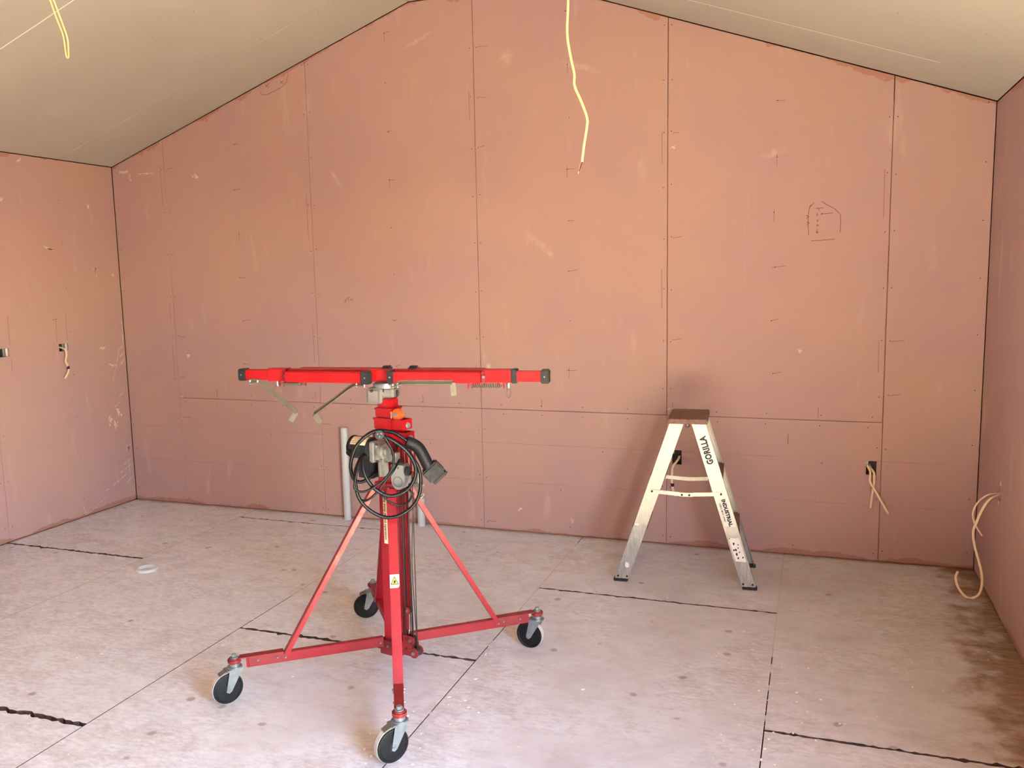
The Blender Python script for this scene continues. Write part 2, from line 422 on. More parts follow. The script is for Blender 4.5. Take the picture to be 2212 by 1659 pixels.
def ribbon(mb, pts, w, frame, off=-0.0004):
    """flat stroke lying on a surface"""
    for (a, b) in zip(pts, pts[1:]):
        a = Vector(a); b = Vector(b); d = b - a
        if d.length < 1e-6: continue
        nrm = Vector((-d.y, d.x)).normalized() * w / 2
        mb.quad(frame(*(a - nrm), off), frame(*(b - nrm), off), frame(*(b + nrm), off), frame(*(a + nrm), off))
def smear(mb, pts, w, frame):
    for (a, b) in zip(pts, pts[1:]):
        a = Vector(a); b = Vector(b); d = b - a; nrm = Vector((-d.y, d.x)).normalized()
        for k in range(int(6 + d.length * 60)):
            u = random.random(); L = random.uniform(0.006, 0.03); o = nrm * random.gauss(0, w * 0.35); p0 = a + d * u + o
            ribbon(mb, [p0, p0 + d.normalized() * min(L, d.length)], random.uniform(0.0008, 0.0026), frame, -0.0004)
def blob(mb, c, rx, ry, frame, rot=0.0, off=-0.0004, n=14):
    cu, sn = math.cos(rot), math.sin(rot)
    for k in range(16):
        x = random.gauss(0, rx * 0.42); y = random.gauss(0, ry * 0.42); L = rx * random.uniform(0.1, 0.5)
        a = (c[0] + x * cu - y * sn, c[1] + x * sn + y * cu); b = (a[0] + L * cu, a[1] + L * sn)
        ribbon(mb, [a, b], random.uniform(0.1, 0.4) * ry + 0.001, frame, off)
def _blob(mb, c, rx, ry, frame, rot=0.0, off=-0.0008, n=14):
    pts = []
    for j in range(n):
        a = 2 * math.pi * j / n; k = random.uniform(0.65, 1.1)
        x = math.cos(a) * rx * k; y = math.sin(a) * ry * k
        pts.append(frame(c[0] + x * math.cos(rot) - y * math.sin(rot), c[1] + x * math.sin(rot) + y * math.cos(rot), off))
    mb.bm.faces.new([mb.bm.verts.new(p) for p in pts])

# ================================================================ SETTING
fb = lambda u, v, w: (u, w, v)                       # back wall: u = x, v = z
fl = lambda u, v, w: (XL - w, u, v)                  # left wall: u = y, v = z
fr = lambda u, v, w: (XR + w, u, v)                  # right wall
def roof(x): return min(EAVE + (x - XL) * SLOPE, EAVE + (XR - x) * SLOPE, FLAT_Z)

# --- back (gable) wall
mb = MB(); mb.prism([(XL - 0.15, -0.2), (XR + 0.15, -0.2), (XR + 0.15, EAVE + 0.1), (FX1, FLAT_Z + 0.16), (FX0, FLAT_Z + 0.16), (XL - 0.15, EAVE + 0.1)], -0.16, -0.10, Matrix.Rotation(R(90), 4, 'X'))
wall_back = tag(mb.build('wall_back', 'void'), 'pink plasterboard gable wall with vertical sheet joints at the far end', 'wall', kind='structure')
JX = [0.0, 1.2, 2.4, 3.6, 4.8]; HJ = 0.806; ZB = 0.009
BOX1 = (3.634, 3.690, 0.506, 0.594); BOX2 = (4.722, 4.776, 0.506, 0.586)
def topline(x0, x1):
    xs = [x0] + [x for x in (FX0, FX1) if x0 < x < x1] + [x1]
    return [(x, roof(x) - 0.0025) for x in reversed(xs)]
sheet('plasterboard_sheet', [(XL + 0.0005, ZB), (0, ZB)] + topline(XL + 0.0005, 0), fb, 'board_back', wall_back)
for i in range(4):
    a, b = JX[i], JX[i + 1]
    holes = [BOX1] if i == 3 else []
    if i == 3: holes = [BOX1, BOX2]
    sheet('plasterboard_sheet', [(a, ZB), (b, ZB), (b, HJ), (a, HJ)], fb, 'board_back', wall_back, holes, gap=0.0008, ch=0.0012)
    sheet('plasterboard_sheet', [(a, HJ), (b, HJ)] + topline(a, b), fb, 'board_back', wall_back, gap=0.0017 if i > 1 else 0.0012)
sheet('plasterboard_sheet', [(4.8, ZB), (XR - 0.001, ZB)] + topline(4.8, XR - 0.001), fb, 'board_back', wall_back, gap=0.0018)
MB().box(((XL + XR) / 2, 0.03, 0.045), (XR - XL, 0.03, 0.09)).build('bottom_plate', 'timber', wall_back)
for i, x in enumerate(JX): MB().box((x, 0.06, 1.3), (0.045, 0.09, 2.5)).build('stud', 'timber', wall_back)

# --- side walls
def side_wall(name, fr_, x_out, s, spans, holes, label, door=None):
    mb = MB()
    for (a, b) in ([(0.25, YF - 0.05)] if not door else [(0.25, door[1]), (door[0], YF - 0.05)]):
        mb.box((x_out + s * 0.13, (a + b) / 2, EAVE / 2 - 0.05), (0.06, a - b, EAVE + 0.3))
    if door: mb.box((x_out + s * 0.13, (door[0] + door[1]) / 2, (door[2] + EAVE + 0.1) / 2), (0.06, door[1] - door[0], EAVE + 0.1 - door[2]))
    w = tag(mb.build(name, 'void'), label, 'wall', kind='structure')
    for (a, b, z0) in spans:
        hs = [h for h in holes if b < h[0] and h[1] < a]
        sheet('plasterboard_sheet', [(b, z0), (a, z0), (a, EAVE - 0.003), (b, EAVE - 0.003)], fr_, 'board_side', w, hs)
    pts = [(-0.001, YF)] if not door else [(-0.001, door[1]), (door[0], YF)]
    for a, b in pts: MB().box((x_out + s * 0.03, (a + b) / 2, 0.045), (0.03, a - b, 0.09)).build('bottom_plate', 'timber', w)
    if door:
        for y_ in (door[0] - 0.012, door[1] + 0.012): MB().box((x_out + s * 0.085, y_, door[2] / 2), (0.15, 0.024, door[2])).build('door_jamb', 'timber', w)
        MB().box((x_out + s * 0.085, (door[0] + door[1]) / 2, door[2] + 0.012), (0.15, door[1] - door[0] + 0.048, 0.024)).build('door_head', 'timber', w)
    return w
LB1 = (-0.603, -0.523, 1.200, 1.252); LB2 = (-1.075, -0.992, 1.204, 1.258); RB1 = (-0.585, -0.530, 0.540, 0.618)
wall_left = side_wall('wall_left', fl, XL, -1, [(a, b, ZB) for a, b in zip([-0.001, -1.117, -2.317, -3.517, -4.717], [-1.117, -2.317, -3.517, -4.717, YF])], [LB1, LB2], 'pink plasterboard side wall on the left with two square cut-outs')
wall_right = side_wall('wall_right', fr, XR, 1, [(-0.001, -1.2, ZB), (-1.2, -2.4, ZB), (-2.4, DY1, ZB), (DY1, -4.4, DZ + .024), (-4.4, DY0, DZ + .024), (DY0, YF, ZB)], [RB1], 'pink plasterboard side wall on the right with a hanging cable', (DY0, DY1, DZ))

# --- wall behind the camera
mb = MB(); mb.box((XM, YF - 0.065, 1.8), (XR - XL + 0.3, 0.13, 3.7))
tag(mb.build('wall_front', 'board_side'), 'pink plasterboard wall behind the viewer', 'wall', kind='structure')

# --- ceiling
mb = MB()
up = 0.06
prof = [(XL - 0.15, EAVE + 0.0), (FX0, FLAT_Z + up), (FX1, FLAT_Z + up), (XR + 0.15, EAVE + 0.0), (XR + 0.15, EAVE + 0.2), (FX1, FLAT_Z + 0.26), (FX0, FLAT_Z + 0.26), (XL - 0.15, EAVE + 0.2)]
mb.prism(prof, -0.16, -YF + 0.13, Matrix.Rotation(R(90), 4, 'X'))
ceiling = tag(mb.build('ceiling', 'void'), 'pale sloping plasterboard ceiling with a narrow flat ridge strip', 'ceiling', kind='structure')
ca = math.atan(SLOPE); SLN = (FX0 - XL) / math.cos(ca)
fcl = lambda u, v, w: (XL + u * math.cos(ca) - w * math.sin(ca), v, EAVE + u * math.sin(ca) + w * math.cos(ca))
fcr = lambda u, v, w: (XR - u * math.cos(ca) + w * math.sin(ca), v, EAVE + u * math.sin(ca) + w * math.cos(ca))
fcf = lambda u, v, w: (u, v, FLAT_Z + w)
cy = [0.0, -0.482, -1.706, -2.93, -4.15, -5.37, YF]
for a, b in zip(cy, cy[1:]):
    for f_ in (fcl, fcr): sheet('ceiling_sheet', [(0, b), (SLN, b), (SLN, a), (0, a)], f_, 'ceil', ceiling, th=0.010, gap=0.0008, ch=0.0015)
    sheet('ceiling_sheet', [(FX0, b), (FX1, b), (FX1, a), (FX0, a)], fcf, 'ceil', ceiling, th=0.010, gap=0.0008, ch=0.0015)
# dust-filled joints between ceiling sheets (paler line)
for f_, y_, u0, u1 in ((fcl, -1.706, 0.0, SLN), (fcr, -0.482, 0.35, SLN)):
    mb = MB(); ribbon(mb, [(u0 + (u1 - u0) * k / 14, y_ + random.uniform(-.0012, .0012)) for k in range(15)], 0.0075, f_, -0.0004)
    mb.build('joint_filler', 'crumb', ceiling)

# --- floor: plywood sheets on a dark sub-floor
mb = MB(); mb.box(((XL + XR) / 2, YF / 2, -0.06), (XR - XL + 0.5, -YF + 0.5, 0.06))
floor = tag(mb.build('floor', 'joint_void'), 'dusty plywood floor of large sheets with dark joints', 'floor', kind='structure')
FXJ = [XL - 0.01, 0.615, 1.845, 3.068, 4.290, XR + 0.01]
ENDS = [[-1.130, -3.83], [-0.200, -2.785], [-1.838, -4.53], [-0.925, -3.6], [-2.065, -4.77]]
EG = [[0.0085, 0.010], [0.0035, 0.0115], [0.008, 0.010], [0.006, 0.010], [0.0065, 0.010]]
def rough_line(x0, x1, y, g, s):
    n = 60; pts = []
    for k in range(n + 1):
        x = x0 + (x1 - x0) * k / n
        j = 0 if k in (0, n) else random.uniform(-1, 1) * g * 0.6 + (random.random() < 0.07) * s * random.uniform(0.004, 0.012)
        pts.append((x, y + s * g + j))
    return pts
drain_c = (0.795, -1.295)
for i in range(5):
    x0, x1 = FXJ[i] + 0.0021, FXJ[i + 1] - 0.0021
    ys = [0.02] + ENDS[i] + [YF - 0.02]
    for k in range(len(ys) - 1):
        ya, yb = ys[k], ys[k + 1]
        top = [(x0, ya), (x1, ya)] if k == 0 else rough_line(x0, x1, ya, EG[i][k - 1], -1)
        bot = [(x0, yb), (x1, yb)] if k == len(ys) - 2 else rough_line(x0, x1, yb, EG[i][k], 1)
        poly = bot + top[::-1]
        mb = MB(); mb.prism(poly, -0.019, 0.0)
        po_ = mb.build('plywood_sheet', 'ply', floor); po_.data.materials.append(M['ply_edge'])
        for f in po_.data.polygons:
            if f.normal.z < 0.5: f.material_index = 1
# packed dust where the long joints are filled
mb = MB()
for x, a, b in ((0.615, 0.0, -6.4), (1.845, 0.0, -1.40), (3.068, -0.12, -1.30), (4.290, 0.0, -1.42), (4.290, -1.50, -1.58), (4.290, -1.70, -1.74), (4.290, -1.95, -1.99), (3.068, -2.30, -2.315), (3.068, -2.52, -2.535), (3.068, -1.62, -1.68)):
    mb.box((x, (a + b) / 2, -0.0035), (0.0046, abs(b - a), 0.006))
tag(mb.build('joint_dust', 'dust', floor), kind='stuff')
# crumbs of plaster
mb = MB()
for k in range(420):
    if k < 120: x, y = random.gauss(4.29, 0.10), random.uniform(-3.2, -1.2)
    elif k < 200: x, y = random.gauss(3.07, 0.12), random.uniform(-3.2, -1.6)
    else: x, y = random.uniform(0.3, 5.2), random.uniform(-3.3, -0.2)
    s_ = random.choice((0.0022, 0.003, 0.0035, 0.005))
    r = bmesh.ops.create_icosphere(mb.bm, subdivisions=1, radius=s_)
    bmesh.ops.transform(mb.bm, matrix=Matrix.Translation((x, y, s_ * 0.35)) @ Matrix.Rotation(random.uniform(0, 6), 4, 'Z') @ Matrix.Diagonal((random.uniform(0.8, 2), 1, 0.5, 1)), verts=r['verts'])
tag(mb.build('plaster_crumbs', 'crumb', floor), kind='stuff')

# --- ground outside the doorway
mb = MB(); mb.box((XR + 0.16 + 15, -4, -0.20), (30, 60, 0.1))
tag(mb.build('ground', 'outside'), 'sunlit gravel ground outside the doorway', 'ground', kind='structure')

# --- screws, pencil ticks and rubs on the walls
mb = MB(); pc = MB(); ps = MB(); sc = MB(); so = MB()
def screw(u, v, f_, r=0.0032):
    mb.bm.faces.new([mb.bm.verts.new(f_(u + math.cos(a * math.pi / 4) * r, v + math.sin(a * math.pi / 4) * r, -0.0007)) for a in range(8)])
for x in JX:
    z = 0.06
    while z < roof(x) - 0.04:
        for s_ in (-1, 1):
            screw(x + s_ * 0.022 + random.uniform(-.003, .003), z + random.uniform(-.012, .012), fb)
            if random.random() < 0.35 and s_ > 0: ribbon(pc, [(x + 0.03, z), (x + 0.03 + random.uniform(.03, .07), z + random.uniform(-.006, .01))], 0.0022, fb)
        z += 0.30
    zz = random.uniform(0.9, 1.1)
    while zz < roof(x) - 0.4:
        if random.random() < 0.5: ribbon(ps, [(x - 0.032, zz), (x - 0.034, zz + random.uniform(.12, .3))], 0.004, fb)
        zz += 0.42
for x in (0.6, 1.8, 3.0, 4.2):
    z = 1.07
    while z < roof(x) - 0.04:
        u = x + random.uniform(-.012, .012); screw(u, z, fb)
        if random.random() < 0.75: ribbon(pc, [(u - random.uniform(0, .02), z + random.uniform(-.004, .004)), (u + random.uniform(.02, .06), z + random.uniform(-.006, .012))], 0.0022, fb)
        if random.random() < 0.4: ribbon(ps, [(u, z - 0.05), (u + .001, z + 0.02)], 0.0035, fb)
        z += 0.305
    for z in (0.06, 0.30, 0.56): screw(x + random.uniform(-.3, .3), z, fb)
for k in range(18):
    x = 0.06 + k * 0.275
    if x > 4.78: break
    for dz in (-0.03, 0.03): screw(x + random.uniform(-.02, .02), HJ + dz, fb)
    if k % 3 == 1: ribbon(pc, [(x, HJ + 0.02), (x, HJ + 0.075)], 0.0025, fb)
for z in [0.1 + 0.3 * k for k in range(9)]:
    screw(5.25, z, fb); screw(-0.44, z, fb)
    screw(-1.09, z, fl); screw(-1.145, z, fl); screw(-0.5, z + 0.03, fl); screw(-0.05, z, fr); screw(-0.62, z + .1, fr)
for u in (0.25, 0.6, 0.95, 1.5, 1.8, 2.2):
    for y_ in (-0.455, -0.51): screw(u, y_, fcl, 0.003); screw(u, y_, fcr, 0.003)
    screw(u, -1.11, fcl, 0.003); screw(u, -1.11, fcr, 0.003)
# pencil sketch and notes on the gable
for pts in ([(4.395, 2.019), (4.385, 2.0)], [(4.41, 2.03), (4.388, 2.005), (4.380, 1.96), (4.384, 1.87), (4.386, 1.85)], [(4.45, 2.035), (4.47, 2.02), (4.52, 1.99), (4.548, 1.96), (4.552, 1.92), (4.549, 1.86)], [(4.399, 1.821), (4.45, 1.822), (4.525, 1.826)],
            [(4.42, 1.997), (4.46, 1.999)], [(4.437, 1.998), (4.437, 1.985)], [(4.455, 1.97), (4.448, 1.966), (4.455, 1.962)], [(4.448, 1.966), (4.51, 1.969)], [(4.43, 1.97), (4.425, 1.96), (4.435, 1.962)],
            [(4.425, 1.935), (4.435, 1.93), (4.428, 1.925)], [(4.425, 1.91), (4.437, 1.905), (4.425, 1.90)], [(4.43, 1.885), (4.43, 1.86)], [(4.424, 1.87), (4.43, 1.862), (4.437, 1.87)], [(4.37, 1.96), (4.385, 1.955), (4.372, 1.945)], [(4.372, 1.925), (4.388, 1.92), (4.374, 1.908)]):
    ribbon(pc, pts, 0.003, fb)
for pts in ([(0.885, 2.975), (0.915, 2.945)], [(0.885, 2.952), (0.905, 2.965), (0.918, 2.975)], [(1.005, 2.985), (1.03, 2.962)], [(1.003, 2.965), (1.032, 2.984)],
            [(0.845, 2.925), (0.86, 2.905), (0.90, 2.905), (0.97, 2.925), (1.02, 2.945), (1.06, 2.975), (1.068, 3.02)]): ribbon(pc, pts, 0.0028, fb)
for pts in ([(1.425, 1.51), (1.44, 1.525), (1.43, 1.50), (1.418, 1.502)], [(1.44, 1.53), (1.465, 1.535)], [(1.452, 1.532), (1.455, 1.508)], [(1.475, 1.53), (1.47, 1.515), (1.485, 1.515), (1.488, 1.53)]): ribbon(pc, pts, 0.0026, fb)
for u, a, b in ((-0.615, 1.26, 1.42), (-0.528, 1.27, 1.46), (-0.985, 1.27, 1.47), (-0.985, 1.10, 1.19)): ribbon(ps, [(u, a), (u + .004, b)], 0.004, fl)
ribbon(pc, [(-0.64, 1.42), (-0.60, 1.423)], 0.003, fl)
for u, v, a in ((4.3, 0.66, .01),): ribbon(pc, [(u, v), (u, v + .06)], 0.003, fb)
tag(mb.build('screw_heads', 'screw', wall_back, recalc=False), kind='stuff')
tag(pc.build('pencil_marks', 'pencil', wall_back, recalc=False), kind='stuff')
tag(ps.build('stud_marks', 'pencil_soft', wall_back, recalc=False), kind='stuff')
# white smears, mostly on the left wall by the corner
for pts, w in (([(-0.02, 1.42), (-0.015, 1.30), (-0.02, 1.20), (-0.06, 1.17)], 0.010), ([(-0.10, 1.06), (-0.13, 1.055), (-0.16, 1.065)], 0.012), ([(-0.06, 1.17), (-0.10, 1.06)], 0.005), ([(-0.02, 1.14), (-0.05, 1.12)], 0.009), ([(-0.02, 1.09), (-0.05, 1.06)], 0.009),
               ([(-0.10, 1.05), (-0.14, 0.95)], 0.004), ([(-0.03, 0.86), (-0.09, 0.82)], 0.005), ([(-0.08, 0.78), (-0.14, 0.75)], 0.006), ([(-0.30, 0.10), (-0.44, 0.03), (-0.5, 0.02)], 0.012), ([(-0.04, 0.24), (-0.18, 0.18), (-0.30, 0.14)], 0.008),
               ([(-0.02, 0.33), (-0.10, 0.30)], 0.006), ([(-0.02, 0.29), (-0.13, 0.25)], 0.006), ([(-0.02, 0.20), (-0.07, 0.16)], 0.012), ([(-0.52, 0.10), (-0.49, 0.03)], 0.006), ([(-0.05, 0.35), (-0.05, 0.14)], 0.008)): smear(sc, pts, w, fl)
for c, rx, ry, ro in (((-0.235, 1.190), .028, .012, 0), ((-0.16, 0.62), .02, .05, .2), ((-0.12, 0.70), .03, .05, .3), ((-0.20, 0.66), .02, .05, 0), ((-0.62, 1.90), .05, .010, -.25), ((-0.25, 2.20), .012, .03, 0), ((-0.23, 1.75), .016, .04, 0), ((-0.95, 2.20), .02, .012, .8), ((-0.80, 2.46), .03, .008, .4), ((-0.07, 1.72), .012, .012, 0), ((-0.05, 0.42), .02, .04, 0)): blob(sc, c, rx, ry, fl, ro)
for c, rx, ry, ro in (((-0.36, 2.46), .075, .013, 0), ((-0.17, 2.44), .06, .009, 0), ((-0.31, 2.42), .01, .03, 0), ((0.02, 0.815), .014, .012, 0), ((3.62, 0.845), .03, .008, 0), ((3.66, 0.825), .03, .006, 0), ((0.26, 2.40), .03, .02, 0), ((3.63, 2.38), .012, .012, 0), ((2.65, 0.15), .02, .012, .5), ((3.0, 0.10), .01, .02, 0), ((2.45, 1.08), .02, .02, 0), ((0.10, 1.12), .02, .02, 0), ((4.35, 1.2), .012, .012, 0)): blob(sc, c, rx, ry, fb, ro)
for pts, w in (([(-0.14, 2.44), (-0.145, 2.35)], .02), ([(-0.19, 2.1), (-0.2, 1.9)], .012), ([(-0.3, 1.9), (-0.31, 1.6)], .012)): ribbon(so, pts, w * 0.5, fr, -0.0004)
for tri in ([(-0.600, 0.618), (-0.552, 0.616), (-0.590, 0.652)], [(-0.575, 0.540), (-0.540, 0.541), (-0.548, 0.512)]):
    sc.bm.faces.new([sc.bm.verts.new(fr(u, v, -0.0006)) for u, v in tri])
tag(sc.build('plaster_smears', 'scuff', wall_back, recalc=False), kind='stuff')
tag(so.build('faint_rubs', 'scuff_soft', wall_back, recalc=False), kind='stuff')

# ================================================================ PANEL LIFT
lift = thing('panel_lift', 'red powered drywall panel lift on four castors with folded cradle arms', 'panel lift', (2.796, -2.043, 0), R(-10.3))
# local frame: x = right along the mast's front face, y = back, z up
PIV = {'l': (-0.438, -0.486), 'f': (0.402, -0.517), 'r': (0.413, 0.485), 'b': (-0.477, 0.436)}
TRAIL = {'l': (-0.52, -0.885), 'f': (-0.55, -0.83), 'r': (-0.99, 0.12), 'b': (-0.87, -0.49)}   # world directions
rot_in = Matrix.Rotation(R(10.3), 2)
# mast sections
def collar(name, w, z0, z1, mat='red_top'):
    return MB().box((0, 0, (z0 + z1) / 2), (w, w, z1 - z0), bevel=0.004).build(name, mat, lift)
MB().box((0, 0, 0.58), (0.076, 0.076, 0.90), bevel=0.005).build('mast_tube', 'red', lift)
collar('mast_collar', 0.098, 1.008, 1.050); collar('mast_collar', 0.088, 1.056, 1.102); collar('mast_collar', 0.078, 1.104, 1.142)
for w, z0 in ((0.105, 1.044), (0.094, 1.096), (0.084, 1.136)):
    MB().box((0, 0, z0 + 0.003), (w, w, 0.007), bevel=0.002).build('collar_lip', 'red_top', lift)
MB().box((0, 0, 1.13), (0.062, 0.062, 0.10), bevel=0.004).build('inner_mast', 'red_top', lift)
# pulley housings on the right-hand side
for zc, L in ((1.079, 0.055), (1.027, 0.066)):
    h = MB(); w0 = 0.044
    h.box((w0 + L / 2, -0.036, zc), (L, 0.005, 0.042), bevel=0.0015)
    h.box((w0 + L / 2, 0.020, zc), (L, 0.005, 0.042), bevel=0.0015)
    h.box((w0 + L, -0.008, zc), (0.005, 0.061, 0.042), bevel=0.0015)
    ho = h.build('pulley_housing', 'red_top', lift)
    MB().cyl((w0 + L + 0.002, -0.008, zc - 0.004), (w0 + L + 0.011, -0.008, zc - 0.004), 0.010, n=6, bevel=0.0015).cyl((w0 + L + 0.001, -0.008, zc - 0.004), (w0 + L + 0.004, -0.008, zc - 0.004), 0.013).build('bolt', 'zinc', ho)
    MB().cyl((w0 + L * 0.5, -0.026, zc - 0.002), (w0 + L * 0.5, 0.014, zc - 0.002), 0.017, n=20).build('pulley', 'rope', ho)
pl_ = MB().cyl((0.062, -0.030, 1.118), (0.062, -0.006, 1.118), 0.024, n=26, bevel=0.003).build('orange_pulley', 'orange', lift, smooth=True)
MB().cyl((0.062, -0.036, 1.118), (0.062, 0.0, 1.118), 0.008, n=12).build('pin', 'zinc', pl_)
MB().cyl((0.040, -0.034, 1.092), (0.040, -0.034, 1.130), 0.0035, n=8).build('pulley_pin', 'zinc', lift)
# base bracket
MB().box((0, -0.049, 0.130), (0.098, 0.005, 0.062), bevel=0.001).box((0, 0.049, 0.130), (0.098, 0.005, 0.062), bevel=0.001).box((-0.049, 0, 0.130), (0.005, 0.098, 0.062), bevel=0.001).box((0.049, 0, 0.130), (0.005, 0.098, 0.062), bevel=0.001).box((0, 0, 0.103), (0.09, 0.09, 0.006)).build('base_bracket', 'red_old', lift)
bm_ = MB()
for x, z in ((-0.008, 0.137), (0.032, 0.128), (0.032, 0.108)): bm_.cyl((x, -0.050, z), (x, -0.056, z), 0.0045, n=10)
each(bm_, 'bolt', 'zinc', lift)
# legs, braces, castors
LEGZ = 0.152
for key, (px, py) in PIV.items():
    d = Vector((px, py, 0)); L = d.length; d.normalize(); n = Vector((-d.y, d.x, 0))
    a = d * 0.058; e = d * (L - 0.045)
    leg = MB().bar(a + Vector((0, 0, LEGZ)), e + Vector((0, 0, LEGZ)), 0.026, 0.040, bevel=0.002).build('leg', 'red', lift)
    # outer bracket carrying the castor
    s0 = d * (L - 0.19) + Vector((0, 0, LEGZ + 0.005)); s1 = d * (L - 0.02) + Vector((0, 0, LEGZ + 0.005))
    br = MB()
    for s_ in (-1, 1): br.bar(s0 + n * s_ * 0.0155, d * (L - 0.055) + n * s_ * 0.0155 + Vector((0, 0, LEGZ + 0.005)), 0.004, 0.036, bevel=0.001)
    br.bar(s0 + Vector((0, 0, 0.019)), s1 + Vector((0, 0, 0.019)), 0.035, 0.004)
    pz = LEGZ + 0.014
    br.cyl((px, py, pz - 0.011), (px, py, pz + 0.010), 0.026, n=26, bevel=0.005)
    br.build('castor_bracket', 'red_old', leg, smooth=True)
    bt = MB()
    for q in (L - 0.165, L - 0.090):
        for s_ in (-1, 1): bt.cyl(d * q + n * s_ * 0.0165 + Vector((0, 0, LEGZ + 0.006)), d * q + n * s_ * 0.0225 + Vector((0, 0, LEGZ + 0.006)), 0.005, 0.003, n=12)
    q = L * 0.70
    for s_ in (-1, 1): bt.cyl(d * q + n * s_ * 0.019 + Vector((0, 0, LEGZ + 0.002)), d * q + n * s_ * 0.025 + Vector((0, 0, LEGZ + 0.002)), 0.0055, 0.0035, n=12)
    for s_ in (-1, 1): bt.cyl(d * 0.072 + n * s_ * 0.013 + Vector((0, 0, LEGZ)), d * 0.072 + n * s_ * 0.020 + Vector((0, 0, LEGZ)), 0.006, 0.004, n=12)
    each(bt, 'bolt', 'zinc', leg, smooth=True)
    # diagonal brace
    b0 = d * (L * 0.70) + Vector((0, 0, LEGZ + 0.004)); b1 = d * 0.070 + Vector((0, 0, 0.815))
    b0e = b0 - (b1 - b0).normalized() * 0.012
    upv = d
    brc = MB().bar(b0e, b1, 0.038, 0.020, up=upv, bevel=0.002).build('brace', 'red', lift)
    if key == 'f':
        ax = (b1 - b0).normalized(); nn = (d - ax * d.dot(ax)).normalized(); side = ax.cross(nn)   # nn looks out along the leg
        cc = b0 + (b1 - b0) * 0.515 + nn * 0.0108
        rot = Matrix((-side, ax, nn)).transposed()
        if (rot @ Vector((1, 0, 0))).x < 0: rot = Matrix((side, ax, -nn)).transposed()
        xa = side if side.x > 0 else -side
        T = Matrix.Translation(cc) @ Matrix((xa, ax, xa.cross(ax))).transposed().to_4x4()
        stk = MB().prism([(-0.018, -0.026), (0.012, -0.026), (0.018, -0.019), (0.018, 0.026), (-0.018, 0.026)], 0, 0.0005, T).build('warning_sticker', 'sticker', brc)
        T2 = T @ Matrix.Translation((0, 0, 0.0007))
        tri = [(-0.0165, -0.013), (0.0165, -0.013), (0.0, 0.020)]
        MB().prism(tri, 0, 0.0002, T2).build('triangle_border', 'ink', stk)
        MB().prism([(x * 0.74, y * 0.74 - 0.0005) for x, y in tri], 0.0002, 0.0005, T2).build('triangle', 'yellow', stk)
        MB().prism([(-0.004, -0.008), (0.002, -0.008), (0.005, -0.001), (0.003, 0.005), (-0.003, 0.001)], 0.0005, 0.0008, T2).prism([(-0.013, -0.020), (0.013, -0.020), (0.013, -0.0185), (-0.013, -0.0185)], 0.0, 0.0003, T2).build('symbol', 'ink', stk)
    # castor
    cz = Vector((px, py, 0)); tw = Vector(TRAIL[key]); t2 = rot_in @ tw; t3 = Vector((t2.x, t2.y, 0)).normalized(); an = Vector((-t3.y, t3.x, 0))
    wr = 0.0625; wc = cz + t3 * 0.036 + Vector((0, 0, wr))
    bolt = MB().cyl((px, py, pz + 0.010), (px, py, pz + 0.014), 0.016, n=20).cyl((px, py, pz + 0.014), (px, py, pz + 0.026), 0.0105, n=6, bevel=0.001).build('castor_bolt', 'zinc', lift)
    fork = MB()
    fork.cyl((px, py, 0.138), (px, py, 0.158), 0.020, n=20).cyl((px, py, 0.136), (px, py, 0.143), 0.030, n=28, bevel=0.002)
    fork.bar(cz - t3 * 0.026 + Vector((0, 0, 0.134)), cz + t3 * 0.040 + Vector((0, 0, 0.134)), 0.048, 0.006, bevel=0.002)
    for s_ in (-1, 1):
        base = Matrix((t3, Vector((0, 0, 1)), an * s_)).transposed().to_4x4()
        T = Matrix.Translation(cz + an * s_ * 0.0215) @ base
        fork.prism([(-0.026, 0.136), (0.030, 0.136), (0.047, 0.052), (0.036, 0.045), (0.025, 0.052)], -0.0015, 0.0015, T)
    fo = fork.build('castor_fork', 'zinc', lift)
    fo['label'] = 'zinc plated swivel fork'
    MB().cyl(wc - an * 0.027, wc + an * 0.027, 0.008, n=14).cyl(wc - an * 0.031, wc + an * 0.031, 0.0045, n=10).build('axle_bolt', 'zinc', fo)
    # brake tab at the rear of the fork
    MB().bar(cz + t3 * 0.036 + Vector((0, 0, 0.134)), cz + t3 * 0.066 + Vector((0, 0, 0.122)), 0.030, 0.005, bevel=0.001).build('brake_tab', 'steel', fo)
    Tm = Matrix.Translation(wc) @ an.to_track_quat('Z', 'Y').to_matrix().to_4x4()
    wh = MB().lathe([(0.010, -0.016), (0.050, -0.0135), (0.053, -0.0165), (0.0595, -0.0155), (0.0612, -0.0125), (0.0612, 0.0125), (0.0595, 0.0155), (0.053, 0.0165), (0.050, 0.0135), (0.010, 0.016)], 40, Tm).build('wheel', 'rubber', lift, smooth=True)
    MB().lathe([(0.0600, -0.0122), (0.0625, -0.0105), (0.0625, 0.0105), (0.0600, 0.0122)], 40, Tm).build('tyre', 'tyre', wh, smooth=True)
    MB().lathe([(0.0, -0.019), (0.016, -0.018), (0.018, -0.012), (0.018, 0.012), (0.016, 0.018), (0.0, 0.019)][1:-1], 24, Tm).build('hub', 'plastic', wh, smooth=True)
# brace collar on the mast
MB().box((0, 0, 0.815), (0.10, 0.10, 0.045), bevel=0.004).build('brace_collar', 'red', lift)
each(MB().cyl((0.0, -0.05, 0.800), (0.0, -0.056, 0.800), 0.006, n=12).cyl((0.028, -0.05, 0.815), (0.028, -0.056, 0.815), 0.005, n=12), 'collar_bolt', 'zinc', lift)
# warning strip on the mast's front face
stp = MB().box((-0.006, -0.0386, 0.69), (0.019, 0.0008, 0.225)).build('warning_strip', 'label', lift)
text_part('lettering', 'Keep away during operation', 0.0168, 'ink', stp, (-0.006, -0.0394, 0.69), (0, 0, -1), (1, 0, 0), bold=0.0003, sx=1.0)
